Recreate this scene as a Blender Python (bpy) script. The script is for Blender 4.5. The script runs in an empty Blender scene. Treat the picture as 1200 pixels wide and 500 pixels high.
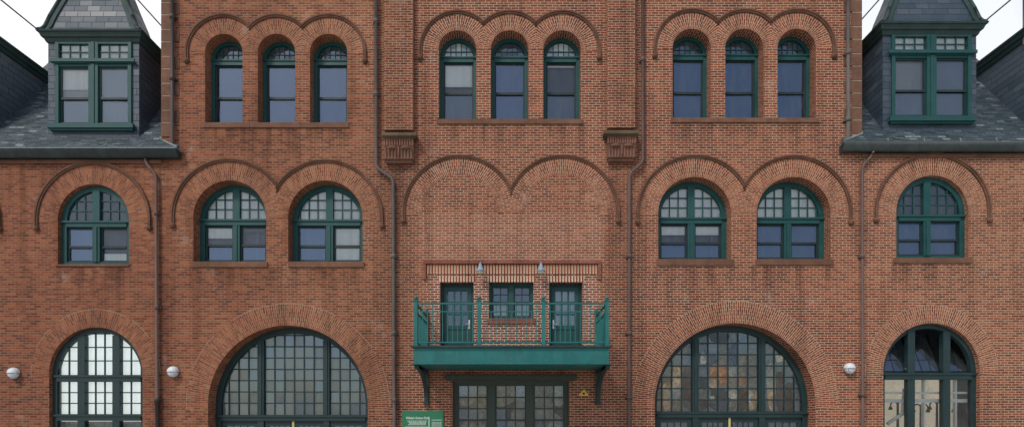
import bpy, math, random
from mathutils import Vector
from mathutils.geometry import tessellate_polygon
random.seed(7)
R_ = math.radians
scene = bpy.context.scene
col = scene.collection
D = 16.0; K = 40.0; EYE = 1.6; HOR = 485.0
def X(px, y=0.0): return (px-600.0)/K*(D+y)/D
def Z(py, y=0.0): return EYE+(HOR-py)/K*(D+y)/D

# ------------------------------------------------------------------ nodes
class NT:
    def __init__(s, name):
        m = bpy.data.materials.new(name); m.use_nodes = True
        s.m = m; s.t = m.node_tree; s.t.nodes.clear()
        s.out = s.t.nodes.new('ShaderNodeOutputMaterial')
    def n(s, typ, ins=None, **kw):
        nd = s.t.nodes.new(typ)
        for k, v in kw.items(): setattr(nd, k, v)
        if ins:
            for k, v in ins.items():
                if isinstance(v, bpy.types.NodeSocket): s.t.links.new(v, nd.inputs[k])
                else: nd.inputs[k].default_value = v
        return nd
    def math(s, op, a, b=None, c=None, clamp=False):
        ins = {0: a}
        if b is not None: ins[1] = b
        if c is not None: ins[2] = c
        nd = s.n('ShaderNodeMath', ins, operation=op); nd.use_clamp = clamp
        return nd.outputs[0]
    def mix(s, f, a, b, blend='MIX'):
        nd = s.n('ShaderNodeMix', None, data_type='RGBA', blend_type=blend)
        for i, v in ((0, f), (6, a), (7, b)):
            if isinstance(v, bpy.types.NodeSocket): s.t.links.new(v, nd.inputs[i])
            else: nd.inputs[i].default_value = v if i == 0 else (v if len(v) == 4 else (*v, 1))
        return nd.outputs[2]
    def ramp(s, f, stops, interp='LINEAR'):
        nd = s.n('ShaderNodeValToRGB', {0: f}); r = nd.color_ramp; r.interpolation = interp
        while len(r.elements) < len(stops): r.elements.new(0.5)
        for e, (p, c) in zip(r.elements, stops):
            e.position = p; e.color = (*c, 1) if len(c) == 3 else c
        return nd.outputs[0]
    def noise(s, vec, scale, detail=3, rough=0.5):
        return s.n('ShaderNodeTexNoise', {'Vector': vec, 'Scale': scale, 'Detail': detail, 'Roughness': rough}).outputs[0]
    def remap(s, v, a, b, c, d):
        return s.n('ShaderNodeMapRange', {0: v, 1: a, 2: b, 3: c, 4: d}).outputs[0]
    def scalev(s, v, sc):
        return s.n('ShaderNodeMapping', {'Vector': v, 'Scale': sc}).outputs[0]
    def bsdf(s, color, rough=0.6, height=None, dist=0.01, metal=0, spec=0.5, strength=0.6):
        b = s.n('ShaderNodeBsdfPrincipled', {'Metallic': metal, 'Specular IOR Level': spec})
        for k, v in (('Base Color', color), ('Roughness', rough)):
            if isinstance(v, bpy.types.NodeSocket): s.t.links.new(v, b.inputs[k])
            else: b.inputs[k].default_value = (*v, 1) if isinstance(v, tuple) and len(v) == 3 else v
        if height is not None:
            bp = s.n('ShaderNodeBump', {'Height': height, 'Distance': dist, 'Strength': strength})
            s.t.links.new(bp.outputs[0], b.inputs['Normal'])
        s.t.links.new(b.outputs[0], s.out.inputs[0])
        return s.m

def box_mask(T, x, z, x0, x1, z0, z1, f):
    a = T.remap(x, x0-f, x0+f, 0, 1); b = T.remap(x, x1-f, x1+f, 1, 0)
    c = T.remap(z, z0-f, z0+f, 0, 1); d = T.remap(z, z1-f, z1+f, 1, 0)
    return T.math('MULTIPLY', T.math('MULTIPLY', a, b), T.math('MULTIPLY', c, d))

def brick_material(name, w=0.2155, h=0.0715, mort=0.0155, ramp=None, mshift=1.0, bias=0.0, swap=False, sat=1.0, regional=True):
    T = NT(name)
    uv = T.n('ShaderNodeUVMap').outputs[0]
    pos = T.n('ShaderNodeNewGeometry').outputs['Position']
    sp = T.n('ShaderNodeSeparateXYZ', {0: pos}); px, py, pz = sp.outputs
    s = T.n('ShaderNodeSeparateXYZ', {0: uv}); u, v = s.outputs[0], s.outputs[1]
    if swap: u, v = v, u
    # hand laid: the courses wander by a few millimetres
    wob = T.noise(uv, 0.9, 2)
    v = T.math('ADD', v, T.math('MULTIPLY', T.math('SUBTRACT', wob, 0.5), 0.02))
    vr = T.math('DIVIDE', v, h); row = T.math('FLOOR', vr)
    rn = T.n('ShaderNodeTexWhiteNoise', {'W': row}, noise_dimensions='1D').outputs[0]
    off = T.math('ADD', T.math('MULTIPLY', T.math('MODULO', T.math('ABSOLUTE', row), 2.0), 0.5), T.math('MULTIPLY', rn, 0.12))
    uu = T.math('ADD', T.math('DIVIDE', u, w), off); cl = T.math('FLOOR', uu)
    fu = T.math('MULTIPLY', T.math('FRACT', uu), w); fv = T.math('MULTIPLY', T.math('FRACT', vr), h)
    du = T.math('MINIMUM', fu, T.math('SUBTRACT', w, fu)); dv = T.math('MINIMUM', fv, T.math('SUBTRACT', h, fv))
    dm = T.math('MINIMUM', du, dv)
    edge = T.math('ADD', dm, T.math('MULTIPLY', T.math('SUBTRACT', T.noise(uv, 45, 2), 0.5), 0.004))
    mask = T.remap(edge, mort/2-0.0012, mort/2+0.0012, 0, 1)     # 1 = brick
    idv = T.n('ShaderNodeCombineXYZ', {0: cl, 1: row, 2: 0.0}).outputs[0]
    wn = T.n('ShaderNodeTexWhiteNoise', {0: idv}, noise_dimensions='3D').outputs[0]
    big = T.noise(pos, 0.32, 4, 0.6)
    val = T.math('ADD', T.math('MULTIPLY_ADD', wn, .64, .21), T.math('ADD', T.math('MULTIPLY', T.math('SUBTRACT', big, 0.5), 1.1), bias))
    bc = T.ramp(val, ramp or [(0.0, (.095, .036, .027)), (0.16, (.145, .047, .030)), (0.30, (.195, .060, .035)), (0.5, (.25, .076, .040)),
                              (0.75, (.32, .108, .052)), (1.0, (.40, .155, .08))])
    fine = T.noise(pos, 30, 3)
    bc = T.mix(0.35, bc, T.ramp(fine, [(0.25, (.45, .45, .45)), (0.75, (1.0, 1.0, 1.0))]), 'MULTIPLY')
    ml = T.noise(pos, 0.55, 3)
    mo = T.ramp(ml, [(0.3, (.30, .21, .13)), (0.7, (.47, .36, .25))])
    if regional:
        # old mortar on the left wing is brown, the middle and right were repointed pale
        k = T.remap(T.math('ADD', px, T.math('MULTIPLY', T.math('SUBTRACT', big, .5), 8)), -11, -3, 0, 1)
        mo = T.mix(T.math('MULTIPLY', T.math('SUBTRACT', 1.0, k), .78), mo, (.21, .125, .08))
        mo = T.mix(T.math('MULTIPLY', T.remap(px, -4.5, -2.5, 0, 1), .55), mo, (.56, .45, .33))
        # pinker brick in the middle bay, more orange on the wings
        cen = T.math('MULTIPLY', T.remap(px, -4.5, -2.5, 0, 1), T.remap(px, 9.5, 14, 1, 0))
        bc = T.mix(cen, T.mix(.8, bc, (1.0, .99, .97), 'MULTIPLY'), T.mix(1.0, bc, (.96, .80, .76), 'MULTIPLY'))
        # repaired panel below the blind arches, paler joints and lime bloom
        pm = box_mask(T, px, pz, X(494), X(706), Z(306), Z(251), .07)
        pm = T.math('MULTIPLY', pm, T.remap(T.noise(pos, 2.6, 5, .7), .35, .6, .3, .7))
        bc = T.mix(T.math('MULTIPLY', pm, .28), bc, (.42, .22, .15))
        mo = T.mix(T.math('MULTIPLY', pm, .8), mo, (.58, .48, .37))
        pn = box_mask(T, px, pz, X(504), X(700), Z(410), Z(322), .2)
        mo = T.mix(T.math('MULTIPLY', pn, .8), mo, (.80, .70, .58))
    c = T.mix(mask, mo, bc)
    # soot and damp streaks (long, vertical), lime patches
    st = T.noise(T.scalev(pos, (2.2, 1, .16)), 1.0, 4, .6)
    c = T.mix(T.math('MULTIPLY', T.remap(st, .50, .68, 0, 1), .6), c, (.50, .44, .42), 'MULTIPLY')
    if regional:
        for (a, b, zt_) in ((236, 412, 151), (509, 686, 147), (784, 962, 145), (222, 430, 314), (767, 980, 312), (64, 154, 313), (1045, 1140, 309)):
            mk = box_mask(T, px, pz, X(a), X(b), Z(zt_+34), Z(zt_-2), .05)
            mk = T.math('MULTIPLY', mk, T.remap(pz, Z(zt_+34), Z(zt_), 0, 1))
            mk = T.math('MULTIPLY', mk, T.remap(T.noise(T.scalev(pos, (3.2, 1, .12)), 1.0, 4, .6), .42, .62, .05, .8))
            c = T.mix(mk, c, (.46, .42, .42), 'MULTIPLY')
        for (a, b, z0, z1, am) in ((443, 484, 700, -60, .6), (713, 752, 700, -60, .35), (186, 203, 700, 186, .4)):
            mk = box_mask(T, px, pz, X(a), X(b), Z(z0), Z(z1), .22)
            mk = T.math('MULTIPLY', mk, T.remap(T.noise(T.scalev(pos, (1, 1, .35)), 1.3, 4), .3, .65, .25, am))
            c = T.mix(mk, c, (.50, .47, .46), 'MULTIPLY')
    li = T.noise(pos, 1.1, 6, .72)
    c = T.mix(T.math('MULTIPLY', T.remap(li, .60, .74, 0, 1), .38), c, (.55, .45, .38))
    dk = T.noise(pos, .8, 5, .65)
    c = T.mix(T.math('MULTIPLY', T.remap(dk, .58, .70, 0, 1), .35), c, (.35, .30, .30), 'MULTIPLY')
    hgt = T.math('ADD', mask, T.math('MULTIPLY', T.math('ADD', fine, wn), .25))
    return T.bsdf(c, .88, hgt, .006, spec=.25, strength=.7)

def paint(name, c, rough=.45, dirt=.35, spec=.5, rust=0.0):
    T = NT(name); pos = T.n('ShaderNodeNewGeometry').outputs['Position']
    n = T.noise(pos, 2.3, 5, .65); f = T.noise(T.scalev(pos, (9, 9, 1.2)), 1.5, 3)
    cc = T.mix(T.math('MULTIPLY', T.remap(n, .4, .7, 0, 1), dirt), c, tuple(min(1, x*1.5+.025) for x in c))
    cc = T.mix(T.math('MULTIPLY', T.remap(f, .5, .75, 0, 1), dirt), cc, tuple(x*.55 for x in c))
    if rust:
        rs = T.noise(T.scalev(pos, (3, 3, 1.3)), 2.6, 6, .75)
        cc = T.mix(T.math('MULTIPLY', T.remap(rs, .56, .64, 0, 1), rust), cc, (.10, .055, .035))
        ch = T.noise(pos, 7, 5, .8)
        cc = T.mix(T.math('MULTIPLY', T.remap(ch, .62, .68, 0, 1), rust*.8), cc, (.18, .30, .27))
    return T.bsdf(cc, T.remap(n, .3, .7, rough, rough+.25), n, .004, spec=spec, strength=.3)

def stone(name, c, dark):
    T = NT(name); pos = T.n('ShaderNodeNewGeometry').outputs['Position']
    n = T.noise(pos, 5, 6, .7); b = T.noise(pos, .9, 3)
    cc = T.mix(T.remap(n, .3, .7, 0, 1), dark, c)
    cc = T.mix(T.math('MULTIPLY', T.remap(b, .4, .65, 0, 1), .5), cc, tuple(x*.6 for x in dark))
    return T.bsdf(cc, .9, n, .02, spec=.2)

def slate_material(name, w, h, pal, swap=False):
    T = NT(name); uv = T.n('ShaderNodeUVMap').outputs[0]
    pos = T.n('ShaderNodeNewGeometry').outputs['Position']
    s = T.n('ShaderNodeSeparateXYZ', {0: uv}); u, v = s.outputs[0], s.outputs[1]
    vr = T.math('DIVIDE', v, h); row = T.math('FLOOR', vr)
    rn = T.n('ShaderNodeTexWhiteNoise', {'W': row}, noise_dimensions='1D').outputs[0]
    uu = T.math('ADD', T.math('DIVIDE', u, w), T.math('ADD', T.math('MULTIPLY', T.math('MODULO', T.math('ABSOLUTE', row), 2.0), .5), T.math('MULTIPLY', rn, .25)))
    cl = T.math('FLOOR', uu); fu = T.math('FRACT', uu); fv = T.math('FRACT', vr)
    du = T.math('MULTIPLY', T.math('MINIMUM', fu, T.math('SUBTRACT', 1.0, fu)), w)
    gap = T.math('MULTIPLY', T.remap(du, .003, .009, 0, 1), T.remap(T.math('MULTIPLY', fv, h), .004, .014, 0, 1))
    idv = T.n('ShaderNodeCombineXYZ', {0: cl, 1: row, 2: 3.0}).outputs[0]
    wn = T.n('ShaderNodeTexWhiteNoise', {0: idv}, noise_dimensions='3D').outputs[0]
    c = T.ramp(wn, pal)
    n = T.noise(pos, 14, 4, .6); l = T.noise(pos, 1.6, 5, .7)
    c = T.mix(.4, c, T.ramp(n, [(.25, (.5, .5, .5)), (.75, (1, 1, 1))]), 'MULTIPLY')
    c = T.mix(T.math('MULTIPLY', T.remap(l, .58, .75, 0, 1), .2), c, (.13, .17, .17))
    c = T.mix(gap, (.014, .016, .02), c)
    hg = T.math('ADD', T.math('MULTIPLY', T.math('SUBTRACT', 1.0, fv), 1.0), T.math('MULTIPLY', wn, .4))
    return T.bsdf(c, T.remap(wn, 0, 1, .42, .7), T.math('MULTIPLY', hg, gap), .014, spec=.5, strength=.8)

def glass_material(name, ior=2.2, tint=(.90, .94, .96), gcol=(.72, .86, 1.0), rough=.02):
    T = NT(name); pos = T.n('ShaderNodeNewGeometry').outputs['Position']
    n = T.noise(pos, 1.7, 2); bp = T.n('ShaderNodeBump', {'Height': n, 'Distance': .02, 'Strength': .25})
    fr = T.n('ShaderNodeFresnel', {'IOR': ior, 'Normal': bp.outputs[0]})
    tr = T.n('ShaderNodeBsdfTransparent', {'Color': (*tint, 1)})
    gl = T.n('ShaderNodeBsdfGlossy', {'Color': (*gcol, 1), 'Roughness': rough, 'Normal': bp.outputs[0]})
    mx = T.n('ShaderNodeMixShader', {0: fr.outputs[0], 1: tr.outputs[0], 2: gl.outputs[0]})
    df = T.n('ShaderNodeBsdfDiffuse', {'Color': (.42, .44, .45, 1)})          # dust and rain marks
    du = T.math('ADD', T.noise(T.scalev(pos, (3, 1, .8)), 2.0, 5, .7), T.math('MULTIPLY', T.noise(pos, 14, 3), .3))
    m2 = T.n('ShaderNodeMixShader', {0: T.remap(du, .5, .95, .005, .09), 1: mx.outputs[0], 2: df.outputs[0]})
    T.t.links.new(m2.outputs[0], T.out.inputs[0]); return T.m

def fabric(name, c, fold=True, tr=.0):
    T = NT(name); pos = T.n('ShaderNodeNewGeometry').outputs['Position']
    n = T.noise(T.scalev(pos, (8, 1, .3) if fold else (1, 1, 1)), 1.2, 3)
    cc = T.mix(T.remap(n, .3, .7, 0, 1), tuple(x*.86 for x in c), c)
    return T.bsdf(cc, .9, n if fold else None, .03, spec=.1, strength=.5)

def collage(name, pal, sc=2.2, seed=0.0):
    T = NT(name); pos = T.n('ShaderNodeNewGeometry').outputs['Position']
    p = T.n('ShaderNodeMapping', {'Vector': pos, 'Location': (seed, 0, seed), 'Scale': (1, 0, .75)}).outputs[0]
    nz = T.n('ShaderNodeTexNoise', {'Vector': p, 'Scale': 2.2, 'Detail': 3})
    pp = T.n('ShaderNodeVectorMath', {0: p, 1: T.n('ShaderNodeVectorMath', {0: nz.outputs[1], 3: .45}, operation='SCALE').outputs[0]}, operation='ADD').outputs[0]
    vo = T.n('ShaderNodeTexVoronoi', {'Vector': pp, 'Scale': sc}, distance='CHEBYCHEV'); vo.inputs['Randomness'].default_value = .9
    s = T.n('ShaderNodeSeparateColor', {0: vo.outputs['Color']})
    c = T.ramp(s.outputs[0], pal, 'CONSTANT')
    n = T.noise(pos, 9, 5, .7)
    c = T.mix(.75, c, T.ramp(n, [(.3, (.35, .35, .35)), (.65, (1.5, 1.45, 1.4))]), 'MULTIPLY')
    return T.bsdf(c, .8, spec=.2)

M = {}
M['brick'] = brick_material('facade_brick')
M['voussoir'] = brick_material('arch_brick', w=.215, h=.060, mort=.015, bias=.07)
M['soldier'] = brick_material('soldier_brick', w=60, h=.088, mort=.036, bias=.2, swap=True)
M['redbrick'] = brick_material('moulded_red_brick', w=.4, h=.1, mort=.006, regional=False,
                               ramp=[(0, (.20, .075, .055)), (.5, (.27, .095, .07)), (1, (.33, .12, .09))])
M['brown'] = stone('brownstone', (.24, .125, .082), (.14, .075, .052))
M['mortar'] = stone('pale_mortar', (.46, .38, .30), (.34, .27, .21))
M['brownhood'] = stone('hood_terracotta', (.22, .112, .072), (.12, .066, .046))
M['corb'] = stone('corbel_terracotta', (.30, .15, .105), (.17, .09, .066))
M['corbcap'] = stone('mossy_stone', (.19, .14, .09), (.10, .078, .052))
M['green'] = paint('green_paint', (.002, .058, .057))
M['greendk'] = paint('dark_green_paint', (.007, .029, .031))
M['greenshop'] = paint('grey_green_paint', (.038, .058, .048), .55)
M['balc'] = paint('teal_paint', (.001, .13, .125), .4, .45, rust=.45)
M['cornice'] = paint('mossy_green_paint', (.014, .040, .037), .6, .6)
M['sash'] = paint('black_green_paint', (.006, .020, .024))
M['gutter'] = paint('gutter_paint', (.018, .030, .032), .3, .7)
M['gutterrim'] = paint('zinc_rim', (.18, .23, .22), .5, .5)
M['pipe_brown'] = paint('brown_pipe_paint', (.105, .062, .054), .55, .5)
M['pipe_grey'] = paint('weathered_copper', (.10, .085, .078), .6, .6)
M['pipe_dark'] = paint('dark_pipe_paint', (.045, .032, .032), .5, .4)
P1 = [(0, (.034, .056, .082)), (.5, (.046, .072, .102)), (.9, (.055, .084, .115)), (1, (.070, .10, .13))]
P2 = [(0, (.026, .044, .056)), (.5, (.040, .064, .080)), (.90, (.06, .090, .106)), (1, (.20, .25, .26))]
M['slatewall'] = slate_material('wall_slate', .38, .19, P1)
M['slateroof'] = slate_material('roof_slate', .24, .11, P2)
M['glass'] = glass_material('window_glass')
M['glassb'] = glass_material('window_glass_blue', 2.6, (.78, .88, .95), (.56, .72, .96))
M['glassd'] = glass_material('window_glass_plain', 1.7, (.95, .97, .97), (.9, .95, 1.0))
M['white'] = fabric('white_shade', (.90, .93, .91))
M['bright'] = fabric('bright_shade', (.90, .92, .90))
for nm, em in (('bright', .45),):
    b = [n for n in M[nm].node_tree.nodes if n.type == 'BSDF_PRINCIPLED'][0]; b.inputs['Emission Color'].default_value = (.92, 1, .97, 1); b.inputs['Emission Strength'].default_value = em  # glow added in place of the bright view through the window
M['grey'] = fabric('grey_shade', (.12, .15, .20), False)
M['greyl'] = fabric('pale_grey_shade', (.42, .46, .50), False)  # pale sheet imitating a bright reflection in the dormer panes
M['frost'] = fabric('obscured_glazing', (.42, .52, .52))
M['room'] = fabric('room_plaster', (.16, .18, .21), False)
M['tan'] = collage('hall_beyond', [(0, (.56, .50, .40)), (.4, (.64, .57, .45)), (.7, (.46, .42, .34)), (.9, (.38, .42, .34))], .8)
b = [n for n in M['tan'].node_tree.nodes if n.type == 'BSDF_PRINCIPLED'][0]; b.inputs['Emission Color'].default_value = (.8, .7, .52, 1); b.inputs['Emission Strength'].default_value = .28   # glow put into the backdrop to stand for the lit hall
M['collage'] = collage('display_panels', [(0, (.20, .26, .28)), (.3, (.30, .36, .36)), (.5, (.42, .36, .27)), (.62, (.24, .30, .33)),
                                          (.74, (.36, .30, .22)), (.86, (.40, .44, .42))], 1.1)  # blotches imitating reflections in the big right arch
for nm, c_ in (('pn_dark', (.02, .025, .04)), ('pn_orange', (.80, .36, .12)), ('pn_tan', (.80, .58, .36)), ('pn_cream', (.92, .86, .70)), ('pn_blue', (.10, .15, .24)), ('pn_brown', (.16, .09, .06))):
    M[nm] = collage('display_'+nm[3:], [(0, c_), (.5, tuple(v*.7 for v in c_)), (.8, tuple(min(1, v*1.3) for v in c_))], 5.0, len(nm)*2.0)  # colours of the painted reflection patches
M['collage2'] = collage('draped_panels', [(0, (.22, .25, .28)), (.2, (.50, .47, .38)), (.4, (.32, .38, .38)), (.55, (.62, .58, .50)),
                                          (.7, (.12, .15, .19)), (.85, (.50, .60, .56))], 2.6, 4.0)  # patchwork for cloth and reflected colours in the entrance panes
M['collage3'] = collage('hall_wall', [(0, (.25, .26, .24)), (.35, (.38, .36, .32)), (.6, (.20, .23, .24)), (.8, (.44, .36, .28))], 1.2, 9.0)
M['lampwhite'] = paint('lamp_opal', (.62, .66, .70), .3, .15)
M['lampband'] = paint('lamp_band', (.16, .19, .25), .4, .2)
M['galv'] = paint('galvanised', (.24, .30, .36), .45, .3)
M['cream'] = paint('cream_glass', (.62, .58, .45), .3, .1)
M['sign'] = paint('sign_green', (.016, .165, .080), .4, .12)
M['signtext'] = paint('sign_white', (.62, .70, .64), .5, .05)
M['signfaint'] = paint('sign_faint', (.30, .55, .40), .5, .05)
M['yellow'] = paint('sign_yellow', (.72, .42, .05), .4, .2)
M['black'] = paint('sign_black', (.02, .02, .02), .5, .1)
M['brass'] = paint('brass', (.60, .50, .20), .35, .2)
M['steelwhite'] = paint('white_steel', (.88, .90, .90), .4, .1)
M['iron'] = paint('black_iron', (.03, .035, .04), .4, .1)
M['cable'] = paint('cable', (.10, .075, .07), .6, .1)
def paving():
    T = NT('paving'); pos = T.n('ShaderNodeNewGeometry').outputs['Position']
    br = T.n('ShaderNodeTexBrick', {'Vector': pos, 'Scale': 1.0, 'Color1': (.50, .47, .43, 1), 'Color2': (.40, .375, .345, 1), 'Mortar': (.10, .095, .09, 1),
                                    'Mortar Size': .012, 'Brick Width': .9, 'Row Height': .6})
    n = T.noise(pos, 3, 5, .7)
    return T.bsdf(T.mix(.5, br.outputs[0], T.ramp(n, [(.3, (.6, .6, .6)), (.7, (1.1, 1.1, 1.1))]), 'MULTIPLY'), .85, n, .01)
M['paving'] = paving()

# ------------------------------------------------------------------ mesh builder
class MB:
    def __init__(s): s.v = []; s.f = []; s.uv = []; s.mi = []; s.mats = []; s.sm = []
    def mat(s, m):
        if m not in s.mats: s.mats.append(m)
        return s.mats.index(m)
    def face(s, pts, uv=None, m=None, smooth=False):
        pts = [Vector(p) for p in pts]
        if uv is None:
            n = Vector((0, 0, 0))
            for i in range(len(pts)):
                a, b = pts[i], pts[(i+1) % len(pts)]
                n += a.cross(b)
            ax = max(range(3), key=lambda i: abs(n[i]))
            if ax == 1: uv = [(p.x, p.z) for p in pts]
            elif ax == 0: uv = [(p.y, p.z) for p in pts]
            else: uv = [(p.x, p.y) for p in pts]
        i0 = len(s.v); s.v += [tuple(p) for p in pts]; s.f.append(list(range(i0, i0+len(pts))))
        s.uv.append(uv); s.mi.append(s.mat(m) if m else 0); s.sm.append(smooth)
    def box(s, x0, x1, y0, y1, z0, z1, m=None):
        if x0 > x1: x0, x1 = x1, x0
        if z0 > z1: z0, z1 = z1, z0
        if y0 > y1: y0, y1 = y1, y0
        F = s.face
        F([(x0, y0, z0), (x1, y0, z0), (x1, y0, z1), (x0, y0, z1)], m=m)
        F([(x1, y1, z0), (x0, y1, z0), (x0, y1, z1), (x1, y1, z1)], m=m)
        F([(x0, y1, z0), (x0, y0, z0), (x0, y0, z1), (x0, y1, z1)], m=m)
        F([(x1, y0, z0), (x1, y1, z0), (x1, y1, z1), (x1, y0, z1)], m=m)
        F([(x0, y0, z1), (x1, y0, z1), (x1, y1, z1), (x0, y1, z1)], m=m)
        F([(x0, y1, z0), (x1, y1, z0), (x1, y0, z0), (x0, y0, z0)], m=m)
    def hexa(s, a, b, m=None):   # two quads a (4 pts), b (4 pts)
        F = s.face
        F(a[::-1], m=m); F(b, m=m)
        for i in range(4):
            j = (i+1) % 4
            F([a[i], a[j], b[j], b[i]], m=m)
    def tube(s, pts, r, n=10, m=None, caps=True):
        pts = [Vector(p) for p in pts]; rings = []
        for i, p in enumerate(pts):
            if i == 0: t = pts[1]-p
            elif i == len(pts)-1: t = p-pts[i-1]
            else: t = (pts[i+1]-p).normalized()+(p-pts[i-1]).normalized()
            t.normalize()
            up = Vector((0, 1, 0)) if abs(t.y) < .9 else Vector((1, 0, 0))
            a = t.cross(up).normalized(); b = t.cross(a).normalized()
            rr = r[i] if isinstance(r, (list, tuple)) else r
            rings.append([p+(a*math.cos(2*math.pi*k/n)+b*math.sin(2*math.pi*k/n))*rr for k in range(n)])
        for i in range(len(rings)-1):
            for k in range(n):
                l = (k+1) % n
                s.face([rings[i][k], rings[i][l], rings[i+1][l], rings[i+1][k]], m=m, smooth=True)
        if caps:
            s.face(rings[0], m=m); s.face(rings[-1][::-1], m=m)
    def lathe(s, c, axis, prof, n=20, m=None, sc=(1, 1)):
        # prof: list of (radius, along); axis 'y' or 'z'
        def pt(r, h, k):
            a = 2*math.pi*k/n
            if axis == 'z': return (c[0]+r*math.cos(a), c[1]+r*math.sin(a), c[2]+h)
            return (c[0]+r*sc[0]*math.cos(a), c[1]+h, c[2]+r*sc[1]*math.sin(a))
        for i in range(len(prof)-1):
            for k in range(n):
                s.face([pt(*prof[i], k), pt(*prof[i], k+1), pt(*prof[i+1], k+1), pt(*prof[i+1], k)], m=m, smooth=True)
    def build(s, name, m=None, parent=None, bevel=0):
        me = bpy.data.meshes.new(name)
        me.from_pydata(s.v, [], s.f)
        ul = me.uv_layers.new(name='UVMap')
        k = 0
        for i, p in enumerate(me.polygons):
            p.material_index = s.mi[i] if s.mats else 0
            p.use_smooth = s.sm[i]
            for j in range(len(s.uv[i])): ul.data[k].uv = s.uv[i][j]; k += 1
        for mm in (s.mats or [m or 'white']): me.materials.append(M[mm])
        import bmesh
        bm = bmesh.new(); bm.from_mesh(me); bmesh.ops.remove_doubles(bm, verts=bm.verts, dist=.0004)
        bm.to_mesh(me); bm.free()
        o = bpy.data.objects.new(name, me); col.objects.link(o)
        if parent: o.parent = parent
        if bevel:
            b = o.modifiers.new('bevel', 'BEVEL'); b.width = bevel; b.segments = 2; b.limit_method = 'ANGLE'
        return o

def tag(o, label=None, cat=None, group=None, kind=None):
    if label: o['label'] = label
    if cat: o['category'] = cat
    if group: o['group'] = group
    if kind: o['kind'] = kind
    return o
def empty(name, loc=(0, 0, 0)):
    o = bpy.data.objects.new(name, None); o.location = loc; col.objects.link(o); o.empty_display_size = .3
    return o

# ------------------------------------------------------------------ openings
RV = .33; WR = .13
def arch_outline(cx, R, zs, zb, n=36, fl=0.0):
    pts = [(cx-R, zb)]
    # clockwise from lower-left: up the left jamb, over, down the right jamb
    for i in range(n+1):
        a = math.pi - math.pi*i/n
        pts.append((cx+R*math.cos(a), zs+R*math.sin(a)))
    pts.append((cx+R, zb))
    return pts
OP = {'left': [], 'mid': [], 'right': []}

class Win:
    pass
def mkopen(sec, cx, Rp, top, bot, depth=RV, yw=0.0):
    w = Win(); w.R = Rp/K; w.cx = X(cx); w.zs = Z(top)-w.R; w.zb = max(Z(bot), .03); w.d = depth; w.sec = sec; w.top = Z(top)
    OP[sec].append((arch_outline(w.cx, w.R, w.zs, w.zb), depth)); w.rect = False
    return w
def mkrect(sec, x0, x1, top, bot, depth=.2):
    w = Win(); w.x0, w.x1, w.z1, w.z0 = X(x0), X(x1), Z(top), max(Z(bot), .03); w.d = depth; w.rect = True
    OP[sec].append(([(w.x0, w.z0), (w.x0, w.z1), (w.x1, w.z1), (w.x1, w.z0)], depth))
    return w
trio_L = [mkopen('mid', c, 21.9, 40, 144) for c in (262.3, 324, 385)]
trio_C = [mkopen('mid', c, 22.1, 36, 140) for c in (536, 597.2, 658.8)]
trio_R = [mkopen('mid', c, 22.3, 34, 138.5) for c in (810.5, 872.2, 933.6)]
pair_L = [mkopen('mid', 269.3, 42.6, 211.5, 306.5), mkopen('mid', 381.3, 43.6, 211.5, 306.5)]
pair_R = [mkopen('mid', 814, 42.6, 207.4, 303.5), mkopen('mid', 930, 43.2, 207.4, 303.5)]
far_L = mkopen('left', 109.5, 41.7, 215.8, 309.5, WR)
far_LL = mkopen('left', -66, 41.7, 216.5, 310, WR)
far_R = mkopen('right', 1092.5, 42.2, 205.7, 302, WR)
far_RR = mkopen('right', 1268, 42.2, 204.5, 301, WR)
big_L = mkopen('mid', 337.4, 93.6, 381, 549, .41)
big_R = mkopen('mid', 861.4, 94, 378.4, 549, .41)
low_L = mkopen('left', 112.3, 54.8, 383.2, 530, WR)
low_R = mkopen('right', 1091.6, 56.5, 378.4, 528, WR)
bdoor1 = mkrect('mid', 515.7, 554.8, 330.5, 415)
bdoor2 = mkrect('mid', 643.6, 682.6, 330.5, 415)
bwin = mkrect('mid', 573, 625.2, 330, 373)
ent = mkrect('mid', 530.4, 667, 446, 549, .16)

# ------------------------------------------------------------------ the building
bld = empty('brick_building', (0, 0, 0))
tag(bld, 'long red brick station front with arched windows, slate dormers and a teal balcony', 'building')
ZT = Z(-70)
def wall(sec, x0, x1, z1, thick=.42):
    mb = MB()
    outer = [(x0, 0.0), (x0, z1), (x1, z1), (x1, 0.0)]
    loops = [[Vector((a, 0, b)) for a, b in outer]] + [[Vector((a, 0, b)) for a, b in o[0]] for o in OP[sec]]
    flat = [p for l in loops for p in l]
    v2 = [[Vector((p.x, p.z, 0)) for p in l] for l in loops]
    for t in tessellate_polygon(v2):
        pts = [flat[i] for i in t]
        n = (pts[1]-pts[0]).cross(pts[2]-pts[0])
        if n.y > 0: pts = pts[::-1]
        mb.face(pts)
    for o, dep in OP[sec]:
        s = 0.0; arch = len(o) > 6
        N = len(o)
        base = None
        for i in range(N-1):
            a, b = o[i], o[i+1]
            L = math.hypot(b[0]-a[0], b[1]-a[1])
            if i == 0: v0, v1 = a[1], b[1]; s = b[1]
            else: v0, v1 = s, s+L; s += L
            mb.face([(a[0], 0, a[1]), (a[0], dep+.1, a[1]), (b[0], dep+.1, b[1]), (b[0], 0, b[1])],
                    uv=[(0, v0), (dep+.1, v0), (dep+.1, v1), (0, v1)])
        a, b = o[-1], o[0]
        mb.face([(a[0], 0, a[1]), (a[0], dep+.1, a[1]), (b[0], dep+.1, b[1]), (b[0], 0, b[1])])
    # ends and top
    mb.face([(x0, 0, 0), (x0, 0, z1), (x0, 12, z1), (x0, 12, 0)])
    mb.face([(x1, 0, 0), (x1, 12, 0), (x1, 12, z1), (x1, 0, z1)])
    mb.face([(x0, 0, z1), (x1, 0, z1), (x1, 12, z1), (x0, 12, z1)])
    return mb
XL, XR = X(190), X(1009)
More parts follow.
